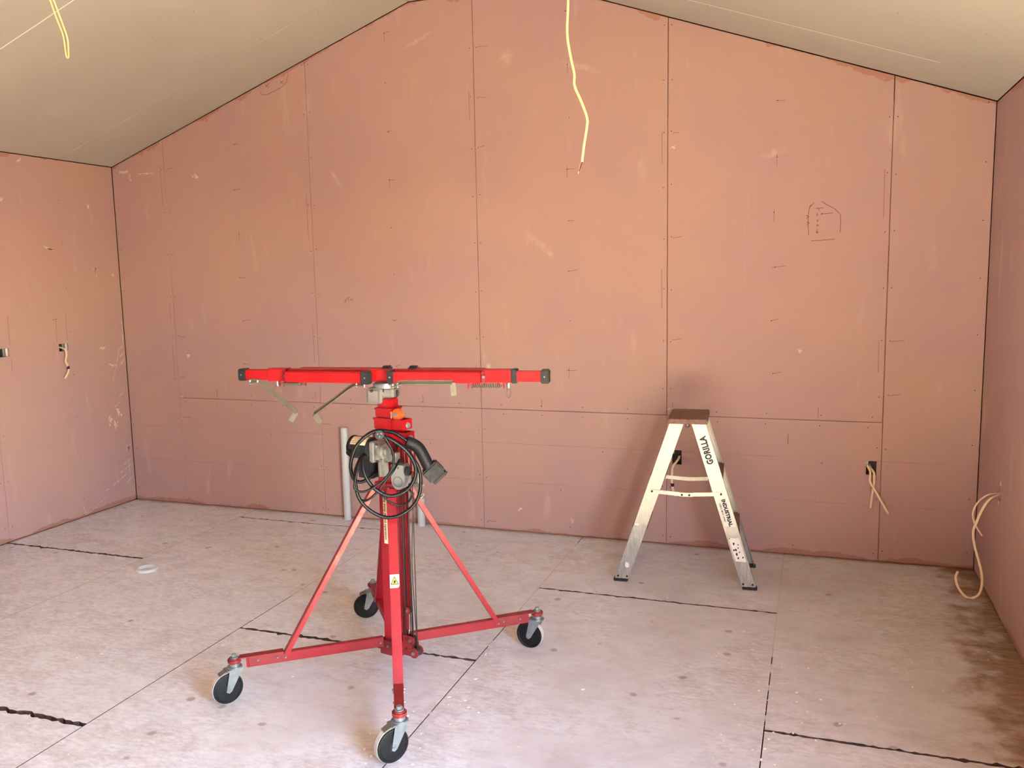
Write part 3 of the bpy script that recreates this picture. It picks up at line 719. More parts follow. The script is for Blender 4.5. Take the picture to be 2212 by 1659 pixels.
# wire ropes down the right face, guide pulleys at the foot
rp = [(0.046, -0.030), (0.050, -0.014), (0.054, 0.004), (0.066, -0.022), (0.080, -0.008), (0.092, -0.014), (0.104, -0.022), (0.098, 0.010)]
tops = [(0.055, -0.028), (0.058, -0.012), (0.062, 0.006), (0.072, -0.02), (0.084, -0.006), (0.094, -0.012), (0.096, -0.020), (0.100, 0.012)]
for (x, y), (x2, y2) in zip(rp, tops):
    MB().tube([(x, y, 0.125), (x2, y2, 1.03)], 0.0021, n=6, sub=1).build('wire_rope', 'rope', lift)
MB().tube([(0.118, -0.016, 0.13), (0.104, -0.015, 0.50), (0.118, -0.005, 0.80)], 0.0021, n=6).build('wire_rope', 'rope', lift)
gp = MB()
gp.box((0.075, -0.020, 0.128), (0.055, 0.004, 0.055), bevel=0.001).box((0.075, 0.014, 0.128), (0.055, 0.004, 0.055), bevel=0.001)
gp.cyl((0.104, -0.026, 0.118), (0.104, -0.020, 0.118), 0.021, n=22).cyl((0.104, 0.010, 0.118), (0.104, 0.016, 0.118), 0.021, n=22)
gp.cyl((0.090, -0.030, 0.172), (0.090, -0.024, 0.172), 0.019, n=22).box((0.072, -0.026, 0.165), (0.04, 0.004, 0.05))
gp.box((0.060, 0.0, 0.250), (0.010, 0.006, 0.09)).cyl((0.066, -0.012, 0.290), (0.066, -0.006, 0.290), 0.016, n=18)
each(gp, 'guide_plate', 'red_old', lift, smooth=True)
each(MB().cyl((0.104, -0.018, 0.118), (0.104, 0.008, 0.118), 0.019, n=22).cyl((0.090, -0.022, 0.172), (0.090, 0.0, 0.172), 0.017, n=22).cyl((0.066, -0.004, 0.290), (0.066, 0.008, 0.290), 0.014, n=18), 'guide_pulley', 'rope', lift, smooth=True)
each(MB().cyl((0.104, -0.032, 0.118), (0.104, -0.026, 0.118), 0.008, n=6).cyl((0.090, -0.036, 0.172), (0.090, -0.030, 0.172), 0.007, n=6).cyl((0.066, -0.018, 0.290), (0.066, -0.012, 0.290), 0.006, n=6), 'pulley_bolt', 'zinc', lift)
MB().box((0.056, 0.022, 0.60), (0.018, 0.020, 0.62), bevel=0.002).build('rope_guard', 'red', lift)
# slotted winch plate behind the motor
wp = MB()
for z in (0.885, 1.004): wp.box((0.095, -0.026, z), (0.105, 0.005, 0.016))
for x in (0.048, 0.068, 0.088, 0.106, 0.124, 0.144): wp.box((x, -0.026, 0.945), (0.007, 0.005, 0.12))
wp.build('winch_plate', 'red', lift)
# electric motor, control box, gearbox, drum
mo = MB().cyl((-0.088, -0.118, 0.993), (0.014, -0.118, 0.993), 0.045, n=36, bevel=0.006).build('motor', 'plastic', lift, smooth=True)
MB().cyl((-0.092, -0.118, 0.993), (-0.084, -0.118, 0.993), 0.0465, n=36, bevel=0.002).build('motor_rim', 'rubber', mo, smooth=True)
MB().cyl((-0.0740, -0.160, 0.980), (-0.0740, -0.172, 0.977), 0.013, 0.011, n=20).build('cable_port', 'rubber', mo, smooth=True)
# rating label wrapped over the motor
lb = MB(); ink = MB(); mr = 0.0456
def mp(x, a, r=mr): return (x, -0.118 - math.sin(a) * r, 0.993 + math.cos(a) * r)
for k in range(6):
    a0 = R(12 + k * 9); a1 = R(12 + (k + 1) * 9)
    lb.quad(mp(-0.074, a0), mp(0.002, a0), mp(0.002, a1), mp(-0.074, a1))
for k, (x0, x1) in enumerate(((-0.070, -0.03), (-0.070, -0.008), (-0.060, -0.02), (-0.070, -0.004), (-0.070, -0.016))):
    a = R(18 + k * 9); w = R(1.6)
    ink.quad(mp(x0, a, mr + .0004), mp(x1, a, mr + .0004), mp(x1, a + w, mr + .0004), mp(x0, a + w, mr + .0004))
lo = lb.build('rating_label', 'label', mo); tag(ink.build('label_print', 'rope', lo), kind='stuff')
cb = MB().box((-0.035, -0.090, 0.920), (0.075, 0.060, 0.105), bevel=0.005)
for k in range(5): cb.box((-0.062 + k * 0.014, -0.121, 0.915), (0.006, 0.004, 0.09), bevel=0.001)
cb.build('control_box', 'plastic', lift, smooth=True)
ge = MB().box((0.026, -0.112, 0.985), (0.024, 0.082, 0.084), bevel=0.005).box((0.043, -0.112, 0.982), (0.014, 0.070, 0.070), bevel=0.006)
ge.cyl((0.045, -0.120, 0.985), (0.072, -0.120, 0.985), 0.030, n=28, bevel=0.004).cyl((0.060, -0.124, 0.985), (0.090, -0.124, 0.985), 0.020, n=24, bevel=0.004)
ge.cyl((0.060, -0.112, 0.960), (0.088, -0.112, 0.960), 0.016, n=24, bevel=0.003)
ge.box((0.052, -0.112, 0.922), (0.030, 0.040, 0.075), bevel=0.006).box((0.052, -0.134, 0.915), (0.010, 0.006, 0.06), bevel=0.002)
geo = ge.build('gearbox', 'cast', lift, smooth=True)
bt = MB()
for y, z in ((-0.146, 1.018), (-0.146, 0.950), (-0.082, 1.018), (-0.082, 0.950)): bt.cyl((0.048, y, z), (0.054, y, z), 0.0045, n=10)
each(bt, 'gearbox_screw', 'rope', geo)
# drum housing: arch-bottomed front plate, curved top, box behind
arc = [(0.030 * math.cos(R(a)), 0.030 * math.sin(R(a))) for a in range(180, 361, 15)]
plate = [(-0.030, 0.055)] + arc + [(0.030, 0.055), (0.026, 0.066), (0.018, 0.070), (-0.030, 0.070)]
T = Matrix.Translation((0.104, -0.088, 0.858)) @ Matrix.Rotation(R(8), 4, 'Z') @ Matrix.Rotation(R(90), 4, 'X')
dr = MB().prism(plate, -0.050, 0.0, T)
dro = dr.build('drum_housing', 'alum_paint', lift)
ring = MB(); ring.tube([T @ Vector((0.020 * math.cos(R(a)), 0.002 + 0.020 * math.sin(R(a)), 0.0006)) for a in range(0, 360, 20)], 0.0017, n=6, sub=1, closed=True); ring.build('ring', 'steel', dro)
text_part('print', 'V', 0.017, 'ink', dro, T @ Vector((0.002, 0.058, 0.0006)), T.to_3x3() @ Vector((1, 0, 0)), T.to_3x3() @ Vector((0, 1, 0)), bold=0.0003)
MB().box((0.080, -0.070, 0.955), (0.030, 0.030, 0.040), bevel=0.003).build('drum_spacer', 'cast', lift)
MB().cyl((0.135, -0.075, 0.905), (0.152, -0.073, 0.905), 0.019, n=24, bevel=0.003).build('drum_hub', 'plastic', lift, smooth=True)
# handle grip on the side of the winch
MB().cyl((0.155, -0.02, 0.900), (0.155, -0.02, 0.845), 0.010, 0.008, n=16).box((0.150, -0.02, 0.838), (0.05, 0.03, 0.012), bevel=0.003).build('brake_lever', 'alum_paint', lift, smooth=True)
# mains cord in loose coils, with plug and angled connector
CO = [
 ([(0.137, -0.058, 1.02), (0.099, -0.088, 1.055), (0.06, -0.118, 1.068), (0.032, -0.14, 1.066), (0.003, -0.162, 1.045), (-0.023, -0.183, 1.01), (-0.037, -0.194, 0.967), (-0.042, -0.198, 0.927), (-0.035, -0.192, 0.883), (-0.018, -0.179, 0.867), (0.0, -0.160, 0.872), (0.018, -0.120, 0.890), (0.020, -0.080, 0.905)], 0.0062),
 ([(0.06, -0.169, 1.067), (0.105, -0.134, 1.045), (0.147, -0.101, 1.009), (0.172, -0.082, 0.967), (0.191, -0.066, 0.919), (0.196, -0.062, 0.871), (0.19, -0.067, 0.814), (0.169, -0.084, 0.768), (0.127, -0.117, 0.734), (0.083, -0.151, 0.729), (0.04, -0.185, 0.758), (0.008, -0.209, 0.804), (-0.002, -0.217, 0.852), (-0.003, -0.218, 0.912), (0.006, -0.200, 0.960), (-0.010, -0.150, 0.975)], 0.0062),
 ([(0.082, -0.177, 1.067), (0.122, -0.146, 1.042), (0.162, -0.115, 1.003), (0.186, -0.096, 0.958), (0.194, -0.09, 0.914), (0.183, -0.098, 0.868), (0.157, -0.119, 0.833), (0.116, -0.151, 0.819), (0.083, -0.176, 0.835), (0.056, -0.197, 0.867), (0.037, -0.212, 0.915), (0.022, -0.200, 0.960), (-0.002, -0.150, 0.975)], 0.0066),
 ([(0.107, -0.183, 1.07), (0.124, -0.17, 1.039), (0.139, -0.158, 0.993), (0.136, -0.16, 0.94), (0.11, -0.181, 0.892), (0.071, -0.211, 0.858), (0.04, -0.235, 0.847), (0.019, -0.251, 0.862), (0.019, -0.245, 0.895), (0.018, -0.215, 0.955), (-0.005, -0.155, 0.980)], 0.0040),
 ([(0.004, -0.209, 0.806), (0.027, -0.203, 0.802), (0.048, -0.191, 0.813), (0.072, -0.172, 0.841), (0.091, -0.158, 0.873), (0.118, -0.135, 0.915), (0.110, -0.080, 0.950)], 0.0040),
 ([(0.040, -0.165, 0.850), (0.055, -0.122, 0.805), (0.078, -0.104, 0.775), (0.109, -0.08, 0.764), (0.133, -0.061, 0.777), (0.144, -0.053, 0.806), (0.139, -0.056, 0.823), (0.120, -0.040, 0.850)], 0.0036)]
for pts, r in CO: MB().tube(pts, r * 1.15, n=10, sub=6).build('power_cord', 'cord', lift)
vdir = Vector((0.628, -0.778, 0.18)).normalized()        # local direction towards the doorway
pc_ = Vector((0.106, -0.196, 1.068))
plug = MB().cyl(pc_ - vdir * 0.030, pc_, 0.017, 0.0175, n=26, bevel=0.002).build('plug', 'plastic', lift, smooth=True)
ux = vdir.cross(Vector((0, 0, 1))).normalized(); uy = ux.cross(vdir) * -1 if (ux.cross(vdir)).z < 0 else ux.cross(vdir)
pn = MB()
for (x, y, rr) in ((-0.007, 0.004, 0.5), (0.007, 0.005, -0.6), (0.0, -0.007, 1.57)):
    c_ = pc_ + ux * -x + uy * y
    pn.bar(c_, c_ + vdir * 0.014, 0.006, 0.002, up=(uy * math.cos(rr) + ux * math.sin(rr)))
each(pn, 'plug_pin', 'zinc', plug)
boot = [(0.127, -0.053, 1.017), (0.146, -0.038, 1.007), (0.164, -0.024, 0.989), (0.179, -0.013, 0.954), (0.191, -0.003, 0.919), (0.200, 0.005, 0.900)]
bo = MB().tube(boot, 0.0240, n=16, sub=5).build('connector_boot', 'rubber', lift, smooth=True)
bx_ = Vector((0.78, 0.628, 0)); ax = (bx_ * 0.66 + Vector((0, 0, -0.75))).normalized(); sx_ = (bx_ * 0.75 + Vector((0, 0, 0.66))).normalized()
cc = Vector((0.207, 0.010, 0.893))
rot = Matrix((sx_, ax, sx_.cross(ax))).transposed().to_4x4()
MB().box(cc, (0.076, 0.058, 0.062), rot, bevel=0.006).box(cc + ax * 0.034 + sx_ * 0.002, (0.068, 0.016, 0.054), rot, bevel=0.004).build('connector_body', 'rubber', bo, smooth=True)
MB().cyl(cc + ax * 0.034 + sx_ * 0.03, cc + ax * 0.044 + sx_ * 0.036, 0.005, n=10).build('connector_screw', 'rope', bo)

# ---- head and cradle (turned on the mast)
HZ = R(17.3)
MB().box((-0.044, 0.015, 1.192), (0.066, 0.110, 0.062), bevel=0.005).box((-0.004, 0.030, 1.199), (0.066, 0.090, 0.052), bevel=0.010).box((-0.047, -0.041, 1.192), (0.050, 0.006, 0.050), bevel=0.003).build('tilt_head', 'cast', lift, rotz=HZ, smooth=True)
MB().cyl((-0.012, 0.01, 1.222), (-0.012, 0.01, 1.242), 0.050, n=36, bevel=0.004).build('swivel_flange', 'zinc', lift, rotz=HZ, smooth=True)
MB().cyl((0.012, 0.03, 1.195), (0.032, 0.03, 1.195), 0.020, 0.014, n=8).build('lock_knob', 'plastic', lift, rotz=HZ)
hb = MB()
for x, y, z in ((-0.052, -0.046, 1.214),): hb.cyl((x, y, z), (x, y + 0.008, z), 0.0065, n=14)
each(hb.cyl((-0.0125, -0.02, 1.212), (-0.009, -0.02, 1.212), 0.007, n=14), 'head_bolt', 'rope', lift, rotz=HZ)
BZ = 1.272
def hbox(name, c, s, mat, bevel=0.003, parent=lift): return MB().box(c, s, bevel=bevel).build(name, mat, parent, rotz=HZ if parent is lift else None)
hbox('cross_beam', (0, 0.01, BZ), (0.86, 0.046, 0.050), 'red_top')
hbox('beam_sleeve', (-0.478, 0.008, BZ + 0.001), (0.088, 0.050, 0.054), 'red_top')
hbox('beam_sleeve', (0.462, 0.008, BZ + 0.001), (0.118, 0.050, 0.052), 'red_top')
hbox('extension_tube', (-0.575, 0.008, BZ), (0.11, 0.040, 0.042), 'red_top')
hbox('extension_tube', (0.585, 0.008, BZ), (0.115, 0.040, 0.042), 'red_top')
hbox('sleeve_collar', (0.530, 0.008, BZ + 0.001), (0.020, 0.056, 0.056), 'plastic')
def cap(name, x, y, z, s, rot=0.0):
    o = MB().box((x, y, z), s, rot, bevel=0.004).build(name, 'plastic', lift, rotz=HZ, smooth=True)
    MB().cyl((x, y - s[1] / 2 - 0.0005, z), (x, y - s[1] / 2 + 0.004, z), 0.0036, n=12).build('cap_screw', 'zinc', o)
    return o
cap('end_cap', -0.640, 0.006, BZ, (0.032, 0.050, 0.050)); cap('end_cap', 0.652, 0.006, BZ, (0.032, 0.050, 0.054))
# folded arms along the front of the beam
def arm(x0, x1, y0, y1, z, mat='red_top'):
    a = Vector((x0, y0, z)); b = Vector((x1, y1, z))
    return MB().bar(a, b, 0.034, 0.044, bevel=0.003).build('cradle_arm', mat, lift, rotz=HZ)
arm(-0.428, -0.085, -0.030, -0.052, BZ - 0.003); arm(0.040, 0.402, -0.034, -0.032, BZ - 0.002)
cap('end_cap', -0.068, -0.052, BZ - 0.003, (0.036, 0.042, 0.052)); cap('end_cap', 0.032, -0.036, BZ - 0.001, (0.026, 0.042, 0.054))
arm(-0.40, -0.03, 0.052, 0.054, BZ + 0.004); arm(0.08, 0.40, 0.054, 0.052, BZ + 0.004)
MB().box((-0.020, 0.056, BZ + 0.006), (0.036, 0.044, 0.056), bevel=0.006).build('end_cap', 'plastic', lift, rotz=HZ, smooth=True)
MB().box((0.095, 0.056, BZ + 0.006), (0.036, 0.044, 0.056), bevel=0.006).build('end_cap', 'plastic', lift, rotz=HZ, smooth=True)
# hinge plates, bolts, plungers with rings, springs, studs
for x in (-0.436, 0.408):
    h = MB().box((x, -0.016, BZ), (0.012, 0.030, 0.046), bevel=0.004).build('arm_hinge', 'red_old', lift, rotz=HZ)
    MB().cyl((x + 0.006, -0.040, BZ), (x + 0.006, -0.030, BZ), 0.006, n=12).build('hinge_bolt', 'zinc', h)
for x, edge in ((-0.485, False), (0.505, True)):
    p_ = MB().cyl((x, 0.0, BZ - 0.025), (x, 0.0, BZ - 0.047), 0.0085, 0.0075, n=16).build('lock_plunger', 'zinc', lift, rotz=HZ, smooth=True)
    cz_ = BZ - 0.066; dirv = Vector((0.25, 1, 0)).normalized() if edge else Vector((1, 0.1, 0)).normalized()
    MB().tube([Vector((x, 0.0, cz_)) + dirv * (0.017 * math.cos(R(a))) + Vector((0, 0, 0.019 * math.sin(R(a)))) for a in range(0, 360, 20)], 0.0014, n=6, sub=1, closed=True).build('pull_ring', 'steel', p_)
for x0, x1, z in ((-0.458, -0.372, BZ - 0.036), (0.352, 0.472, BZ - 0.038)):
    for y in (-0.018, 0.012):
        L = x1 - x0; turns = 16
        MB().tube([(x0 + L * k / (turns * 8), y + 0.0062 * math.cos(k * math.pi / 4), z + 0.0062 * math.sin(k * math.pi / 4)) for k in range(turns * 8 + 1)], 0.0017, n=5, sub=1).build('tension_spring', 'steel', lift, rotz=HZ)
    for x in (x0 - 0.006, x0 + 0.012, x1 - 0.01, x1 + 0.012): MB().box((x, -0.018 if x < (x0 + x1) / 2 else 0.006, z + 0.006), (0.005, 0.005, 0.034), bevel=0.001).build('spring_post', 'red_top', lift, rotz=HZ)
# panel hooks: bent strap with an up-turned tip
def hook(pts, y, tip):
    p = [Vector((a, y, b)) for a, b in pts]
    h = MB()
    for s_ in (-1, 1):
        q = [v + Vector((0, s_ * 0.006, s_ * 0.0065)) for v in p]; h.tube(q, 0.0032, n=8, sub=4)
    for a, b in zip(p, p[1:]): h.bar(a, b, 0.0025, 0.016, up=Vector((0, 0.68, 0.73)))
    tx, tz = tip
    h.bar(p[-1], Vector((tx, y, tz)), 0.004, 0.022, up=Vector((1, 0.25, 0)), bevel=0.001)
    o = h.build('panel_hook', 'steel', lift, rotz=HZ, smooth=True)
    st = MB()
    for a in (p[0], p[1]): st.cyl(a + Vector((0, 0, 0.006)), a - Vector((0, 0, 0.012)), 0.0055, n=12)
    each(st, 'hook_stud', 'zinc', o, smooth=True)
hook([(-0.600, 1.245), (-0.566, 1.245), (-0.537, 1.230), (-0.467, 1.172), (-0.397, 1.119)], -0.02, (-0.424, 1.079))
hook([(-0.081, 1.240), (-0.115, 1.241), (-0.146, 1.226), (-0.23, 1.167), (-0.306, 1.116)], -0.045, (-0.278, 1.078))
hook([(0.044, 1.239), (0.064, 1.242), (0.080, 1.250), (0.181, 1.252), (0.292, 1.252)], -0.056, (0.297, 1.200))

# ================================================================ STEP LADDER
lad = thing('step_ladder', 'double-sided white aluminium step ladder with a dirty brown top platform', 'ladder', (3.787, -0.482, 0), R(4.8))
HT = 0.872; FO = 0.375; TO = 0.094; W = 0.073; YB, YT = 0.192, 0.168; TX = 0.012
def stx(s, z): return s * (FO + (TO - FO) * z / HT) + TX * z / HT             # outer edge
def sty(z): return YB + (YT - YB) * z / HT
for s in (-1, 1):
    for side in (-1, 1):                      # side -1 = nearest stile, +1 = the one by the wall
        mb = MB()
        def pt(z, k, dy): return Vector((stx(s, z) - s * k * W, side * (sty(z) - dy), z))
        z0, z1 = 0.016, HT
        # web
        def slab(k0, k1, d0, d1):
            q = [pt(z0, k0, d0), pt(z0, k1, d0), pt(z1, k1, d0), pt(z1, k0, d0)]; r_ = [pt(z0, k0, d1), pt(z0, k1, d1), pt(z1, k1, d1), pt(z1, k0, d1)]
            A = [mb.bm.verts.new(v) for v in q]; B = [mb.bm.verts.new(v) for v in r_]
            mb.bm.faces.new(A); mb.bm.faces.new(B[::-1])
            for j in range(4): mb.bm.faces.new((A[j], A[(j + 1) % 4], B[(j + 1) % 4], B[j]))
        slab(0, 1, 0, 0.0025); slab(0, 0.035, 0.0025, 0.028); slab(0.965, 1, 0.0025, 0.028)
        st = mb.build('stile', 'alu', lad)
        f0 = MB(); x0 = stx(s, 0); xc = x0 - s * W / 2
        f0.box((xc, side * (sty(0) - 0.014), 0.008), (W + 0.004, 0.036, 0.016), bevel=0.003).build('foot_pad', 'foot', st)
        rv = MB()
        for k in (0.17, 0.83):
            p_ = pt(0.030, k, 0); rv.cyl(p_ + Vector((0, side * -0.001, 0)), p_ + Vector((0, side * 0.004, 0)), 0.0055, n=12)
        each(rv, 'rivet', 'foot', st)
        if side == -1 and s == 1:
            d = (pt(1, 0.5, 0) - pt(0, 0.5, 0)).normalized()
            lf = Vector((-1, 0, 0))
            def on(z, k, o): return pt(z, k, 0) + Vector((0, side * o, 0))
            text_part('lettering', 'GORILLA', 0.044, 'ink', st, on(0.735, 0.50, 0.0012), d, (-1, 0, 0), bold=0.0024, sx=0.80, spacing=1.08)
            def decal(name, za, zb, ka, kb, mat, o):
                q = [on(za, ka, o), on(za, kb, o), on(zb, kb, o), on(zb, ka, o)]
                MB().quad(*q).build(name, mat, st, recalc=False)
            decal('sticker', 0.335, 0.478, 0.14, 0.90, 'sticker', 0.0006)
            text_part('lettering', 'INDUSTRIAL', 0.0255, 'ink', st, on(0.408, 0.43, 0.0012), -d, (1, 0, 0), bold=0.0015, spacing=1.05)
            text_part('lettering', '120KG MAX LOAD', 0.0125, 'ink', st, on(0.408, 0.74, 0.0012), -d, (1, 0, 0), bold=0.0003)
            decal('torn_sticker', 0.150, 0.275, 0.12, 0.86, 'sticker', 0.0006)
            sm = MB()
            for (z, k, rr) in ((0.245, .62, .010), (0.222, .40, .006), (0.212, .60, .012), (0.210, .74, .008), (0.188, .62, .011), (0.168, .60, .009), (0.172, .28, .008), (0.20, .40, .006), (0.24, .34, .005), (0.27, .8, .005)):
                c_ = on(z, k, 0.0010); sm.bm.faces.new([sm.bm.verts.new(c_ + Vector((math.cos(a) * rr * random.uniform(.3, .7), 0, math.sin(a) * rr * random.uniform(.5, 1)))) for a in (0, .9, 1.9, 2.8, 3.7, 4.6, 5.5)])
            tag(sm.build('sticker_residue', 'ink', st, recalc=False), kind='stuff')
        if side == -1 and s == -1:
            sm = MB()
            for (z, k, rr, m_) in ((0.095, .52, .018, 0),):
                c_ = pt(z, k, 0) + Vector((0, -0.001, 0)); sm.bm.faces.new([sm.bm.verts.new(c_ + Vector((math.cos(a) * rr * random.uniform(.5, .9), 0, math.sin(a) * rr * random.uniform(.8, 1.1)))) for a in (0, .9, 1.9, 2.8, 3.7, 4.6, 5.5)])
            c_ = pt(0.32, .22, 0) + Vector((0, -0.001, 0)); sm.bm.faces.new([sm.bm.verts.new(c_ + Vector((math.cos(a) * .013, 0, math.sin(a) * .006))) for a in (0, .9, 1.9, 2.8, 3.7, 4.6, 5.5)])
            tag(sm.build('paint_splash', 'sticker', st, recalc=False), kind='stuff')
    # treads between the two stiles of this flight
    for z in (0.30, 0.585):
        xc = stx(s, z) - s * W * 0.5; hw = sty(z) - 0.003
        tr = MB().box((xc, 0, z), (W * 1.06, hw * 2, 0.024), bevel=0.003)
        for k in range(5): tr.box((xc + (k - 2) * 0.014, 0, z + 0.013), (0.006, hw * 2 - 0.01, 0.003))
        tr.build('tread', 'tread', lad)
# platform
tp = MB().box((TX, 0, HT + 0.012), (0.206, 0.352, 0.024), bevel=0.003)
for k in range(13): tp.box((TX - 0.090 + k * 0.015, 0, HT + 0.025), (0.007, 0.345, 0.003))
tp.build('platform', 'tread', lad)
each(MB().box((TX, -0.165, HT - 0.008), (0.022, 0.012, 0.018), bevel=0.003).box((TX, 0.165, HT - 0.008), (0.022, 0.012, 0.018), bevel=0.003), 'hinge', 'foot', lad)
MB().cyl((TX, -0.170, HT - 0.006), (TX, -0.176, HT - 0.006), 0.006, n=12).build('hinge_rivet', 'steel', lad)
# folding spreaders
for side in (-1, 1):
    y = side * (sty(0.5) + 0.003)
    if side == 1: y = sty(0.5) - 0.006
    xa, xb = stx(-1, 0.5) + 0.036, stx(1, 0.5) - 0.034; xm = (xa + xb) / 2 - 0.004; zs, zm = 0.507, 0.495
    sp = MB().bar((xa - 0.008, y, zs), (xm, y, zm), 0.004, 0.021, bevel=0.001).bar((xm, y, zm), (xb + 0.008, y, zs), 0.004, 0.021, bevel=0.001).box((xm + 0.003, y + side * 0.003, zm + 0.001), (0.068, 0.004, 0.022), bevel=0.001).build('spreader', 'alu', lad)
    rv = MB()
    for x, z in ((xa, zs), (xb, zs), (xm - 0.018, zm), (xm + 0.020, zm)): rv.cyl((x, y + side * 0.002, z), (x, y + side * 0.009, z), 0.0055, n=12)
    each(rv, 'spreader_rivet', 'foot', sp)

# ================================================================ PIPES AND FLOOR WASTE
def pipe(name, label, x, y, z1, r, hookcap):
    mb = MB(); n = 28
    mb.cyl((x, y, -0.015), (x, y, z1), r, n=n, cap=False).cyl((x, y, -0.015), (x, y, z1), r - 0.003, n=n, cap=False)
    rings = [[mb.bm.verts.new((x + q * math.cos(2 * math.pi * j / n), y + q * math.sin(2 * math.pi * j / n), z1)) for j in range(n)] for q in (r, r - 0.003)]
    for j in range(n): mb.bm.faces.new((rings[0][j], rings[0][(j + 1) % n], rings[1][(j + 1) % n], rings[1][j]))
    t = thing(name, label, 'pipe', (0, 0, 0), 0, 'waste pipe stubs at the gable wall')
    t.location = (x, y, 0)
    o = mb.build('pipe_body', 'pvc', t, smooth=True); o.location = (-x, -y, 0)
    if hookcap:
        h = MB(); h.tube([(r * 0.9 * math.cos(R(a)), r * 0.9 * math.sin(R(a)), z1 + 0.004 + 0.02 * max(0, math.cos(R(a - 40)))) for a in range(-80, 170, 20)], 0.004, n=8)
        h.build('torn_rim', 'box_w', t)
pipe('waste_pipe', 'tall upright grey plastic pipe standing against the gable wall', 1.398, -0.040, 0.645, 0.0245, False)
pipe('waste_pipe', 'short upright grey plastic pipe stub low against the gable wall', 1.962, -0.040, 0.192, 0.0250, True)
fw_ = thing('floor_waste', 'round white plastic floor waste ring set in the plywood floor', 'drain', (0.797, -1.297, 0))
MB().lathe([(0.040, 0.0005), (0.060, 0.0005), (0.063, 0.006), (0.060, 0.016), (0.052, 0.018), (0.048, 0.012), (0.040, 0.004)], 40).build('flange', 'pvc', fw_, smooth=True)
MB().lathe([(0.002, 0.0005), (0.037, 0.0005), (0.037, 0.0022), (0.002, 0.0030)], 32).build('dust_plug', 'dust', fw_, smooth=True)

# ================================================================ WALL BOXES AND CABLES
def wall_box(label, frame, hole, bright_side):
    """open bracket behind a cut-out: side cheeks, back, clip ears"""
    u0, u1, v0, v1 = hole; mid = frame((u0 + u1) / 2, (v0 + v1) / 2, 0.0)
    t = thing('wall_box', label, 'wall box', mid)
    def F(u, v, w): return Vector(frame(u, v, w)) - Vector(mid)
    def slab(name, a, b, mat):
        p, q = F(*a), F(*b)
        c = (p + q) / 2; s = Vector((max(abs(q[i] - p[i]), 0.001) for i in range(3)))
        return MB().box(c, s).build(name, mat, t)
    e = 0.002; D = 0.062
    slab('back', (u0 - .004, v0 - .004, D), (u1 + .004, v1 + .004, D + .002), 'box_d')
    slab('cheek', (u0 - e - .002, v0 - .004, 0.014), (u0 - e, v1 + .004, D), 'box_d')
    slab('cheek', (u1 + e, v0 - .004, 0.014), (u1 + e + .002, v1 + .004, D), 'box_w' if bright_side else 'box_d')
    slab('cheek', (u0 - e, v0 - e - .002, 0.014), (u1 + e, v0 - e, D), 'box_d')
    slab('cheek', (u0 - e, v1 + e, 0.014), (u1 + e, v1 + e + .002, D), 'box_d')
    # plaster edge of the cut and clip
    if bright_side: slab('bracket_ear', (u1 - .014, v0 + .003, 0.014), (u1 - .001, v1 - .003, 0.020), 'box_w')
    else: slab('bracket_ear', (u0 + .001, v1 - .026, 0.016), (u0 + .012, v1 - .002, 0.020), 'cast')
    return t
wall_box('cut-out box in the left wall nearer the corner, with a taped cable hanging out', fl, LB1, True)
wall_box('cut-out box in the left wall at the picture edge, without a hanging cable', fl, LB2, True)
wall_box('cut-out box in the gable wall behind the step ladder', fb, BOX1, False)
wall_box('cut-out box in the gable wall near the right corner', fb, BOX2, False)
wall_box('small cut-out box low in the right wall', fr, RB1, False)

def cable(name, label, runs, group=None, mat='tps', extra=None):
    o0 = Vector(runs[0][0][0])
    t = thing(name, label, 'cable', o0, 0, group)
    for pts, flat in runs:
        q = [Vector(p) - o0 for p in pts]
        MB().tube(q, flat[0], n=10, sub=6, flat=flat if len(flat) == 3 else None).build('sheath', mat, t)
    if extra:
        for nm, pts, r, m_ in extra: MB().tube([Vector(p) - o0 for p in pts], r, n=10, sub=4).build(nm, m_, t)
    return t
fx = (0.0048, 0.0024)
x_ = XL
l1 = [(x_ - 0.045, -0.585, 1.232), (x_ - 0.01, -0.572, 1.220), (x_ + 0.018, -0.570, 1.205), (x_ + .018, -0.567, 1.170), (x_ + .018, -0.579, 1.132), (x_ + .02, -0.564, 1.089), (x_ + .022, -0.567, 1.057), (x_ + .025, -0.603, 1.013)]
l1b = [(a, b + 0.008, c + 0.001) for a, b, c in l1]
cable('cable', 'twin white cable with dark tape hanging from the left wall box', [(l1, (0.0034,)), (l1b, (0.0034,))], extra=[('tape_band', [(x_ + .020, -0.558, 1.094), (x_ + .021, -0.5605, 1.075)], 0.0088, 'tape')])
c1 = [(3.668, 0.04, 0.55), (3.668, 0.0, 0.54), (3.660, -0.025, 0.528), (3.638, -0.03, 0.492), (3.633, -0.03, 0.42), (3.639, -0.03, 0.363), (3.656, -0.03, 0.315)]
c1b = [(a + 0.007, b - 0.003, c + 0.002) for a, b, c in c1]
cable('cable', 'white taped cable hanging from the wall box behind the step ladder', [(c1, (0.0044,)), (c1b, (0.0044,))], extra=[('tape_band', [(3.640, -0.031, 0.395), (3.641, -0.031, 0.377)], 0.0105, 'tape')])
c2 = [(4.728, 0.045, 0.565), (4.730, 0.0, 0.558), (4.742, -0.025, 0.535), (4.744, -0.03, 0.515), (4.745, -0.03, 0.47), (4.776, -0.035, 0.419), (4.809, -0.035, 0.36), (4.844, -0.03, 0.296)]
c3 = [(4.740, 0.045, 0.560), (4.748, 0.0, 0.545), (4.763, -0.02, 0.520), (4.765, -0.024, 0.463), (4.757, -0.022, 0.396), (4.753, -0.02, 0.316)]
cable('cable', 'pair of short white cables hanging from the wall box near the right corner', [(c2, (0.0065, 0.0038, (1, 0, 0.4))), (c3, (0.0065, 0.0038, (1, 0, 0)))])
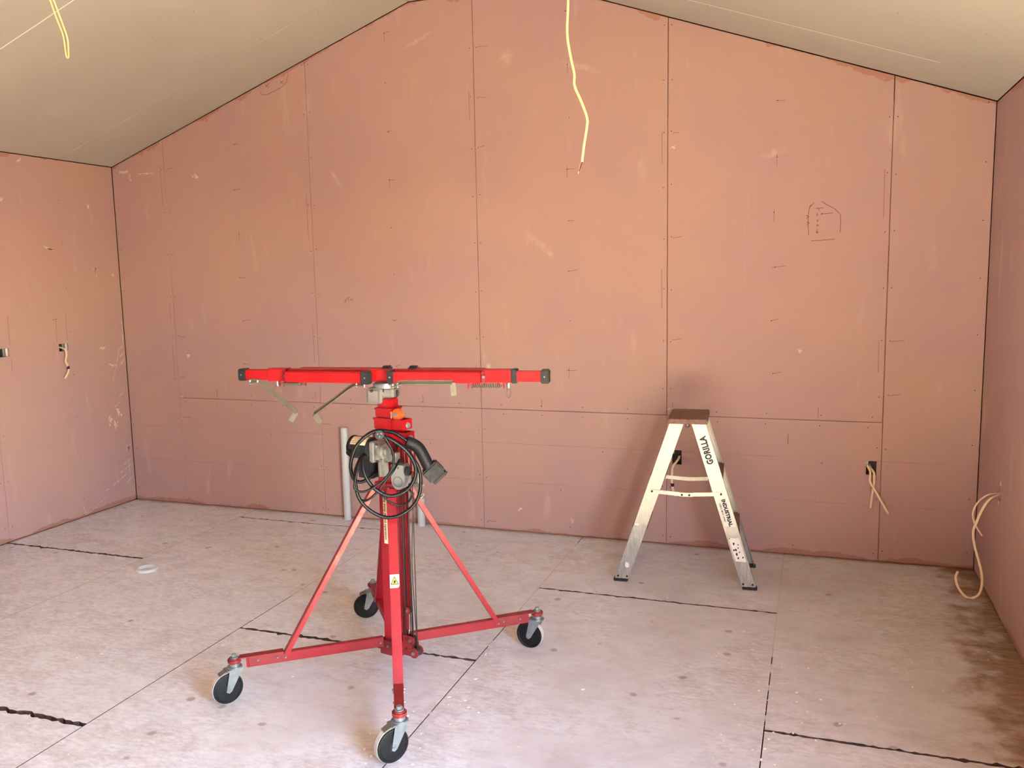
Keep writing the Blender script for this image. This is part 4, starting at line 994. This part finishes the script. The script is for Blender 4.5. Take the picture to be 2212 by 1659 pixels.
r1 = [(5.34, -0.56, 0.575), (5.289, -0.565, 0.571), (5.239, -0.620, 0.560), (5.209, -0.622, 0.509), (5.189, -0.603, 0.437), (5.179, -0.595, 0.384), (5.189, -0.592, 0.313), (5.209, -0.605, 0.24), (5.222, -0.625, 0.170), (5.209, -0.672, 0.115), (5.179, -0.691, 0.090), (5.149, -0.665, 0.083), (5.119, -0.643, 0.115), (5.109, -0.615, 0.155), (5.119, -0.607, 0.186)]
r2 = [(5.34, -0.555, 0.58), (5.289, -0.560, 0.578), (5.229, -0.62, 0.580), (5.189, -0.618, 0.54), (5.169, -0.625, 0.492), (5.179, -0.605, 0.438), (5.199, -0.592, 0.400), (5.219, -0.586, 0.368)]
cable('cable', 'long white cable curling down from the right wall towards the floor', [(r1, (0.0060, 0.0034, (0.9, -0.4, 0))), (r2, (0.0042, 0.0030, (0.9, -0.4, 0)))])
# ceiling tails
wc = [(3.59, -2.08, 3.118), (3.588, -2.08, 2.90), (3.584, -2.08, 2.623), (3.579, -2.08, 2.514), (3.590, -2.08, 2.434), (3.604, -2.08, 2.37), (3.604, -2.08, 2.33), (3.629, -2.08, 2.272), (3.649, -2.08, 2.215), (3.648, -2.08, 2.183), (3.638, -2.08, 2.128), (3.629, -2.08, 2.064)]
cable('ceiling_cable', 'single ivory cable with a red stripped end hanging from the ceiling', [(wc, (0.0046, 0.0032, (1, 0, 0)))], mat='tps_y', extra=[('core', [(3.629, -2.08, 2.066), (3.624, -2.08, 2.05), (3.621, -2.08, 2.036)], 0.0024, 'core_red'), ('core', [(3.627, -2.08, 2.066), (3.620, -2.078, 2.048), (3.614, -2.078, 2.024)], 0.0014, 'tps'), ('core', [(3.631, -2.08, 2.066), (3.626, -2.082, 2.05), (3.618, -2.083, 2.031)], 0.0016, 'box_d')])
wl_ = [(1.25, -2.18, 3.118), (1.25, -2.14, 3.02), (1.25, -2.091, 2.894), (1.25, -2.064, 2.824), (1.25, -2.036, 2.761), (1.25, -2.029, 2.69), (1.25, -2.026, 2.672), (1.25, -2.020, 2.667), (1.25, -2.014, 2.673), (1.25, -2.013, 2.69), (1.25, -2.012, 2.748), (1.25, -2.027, 2.794), (1.25, -2.071, 2.899), (1.25, -2.12, 3.02), (1.25, -2.16, 3.118)]
cable('ceiling_cable', 'looped ivory cable hanging from the left ceiling slope', [(wl_, (0.0034,))], mat='tps_y')
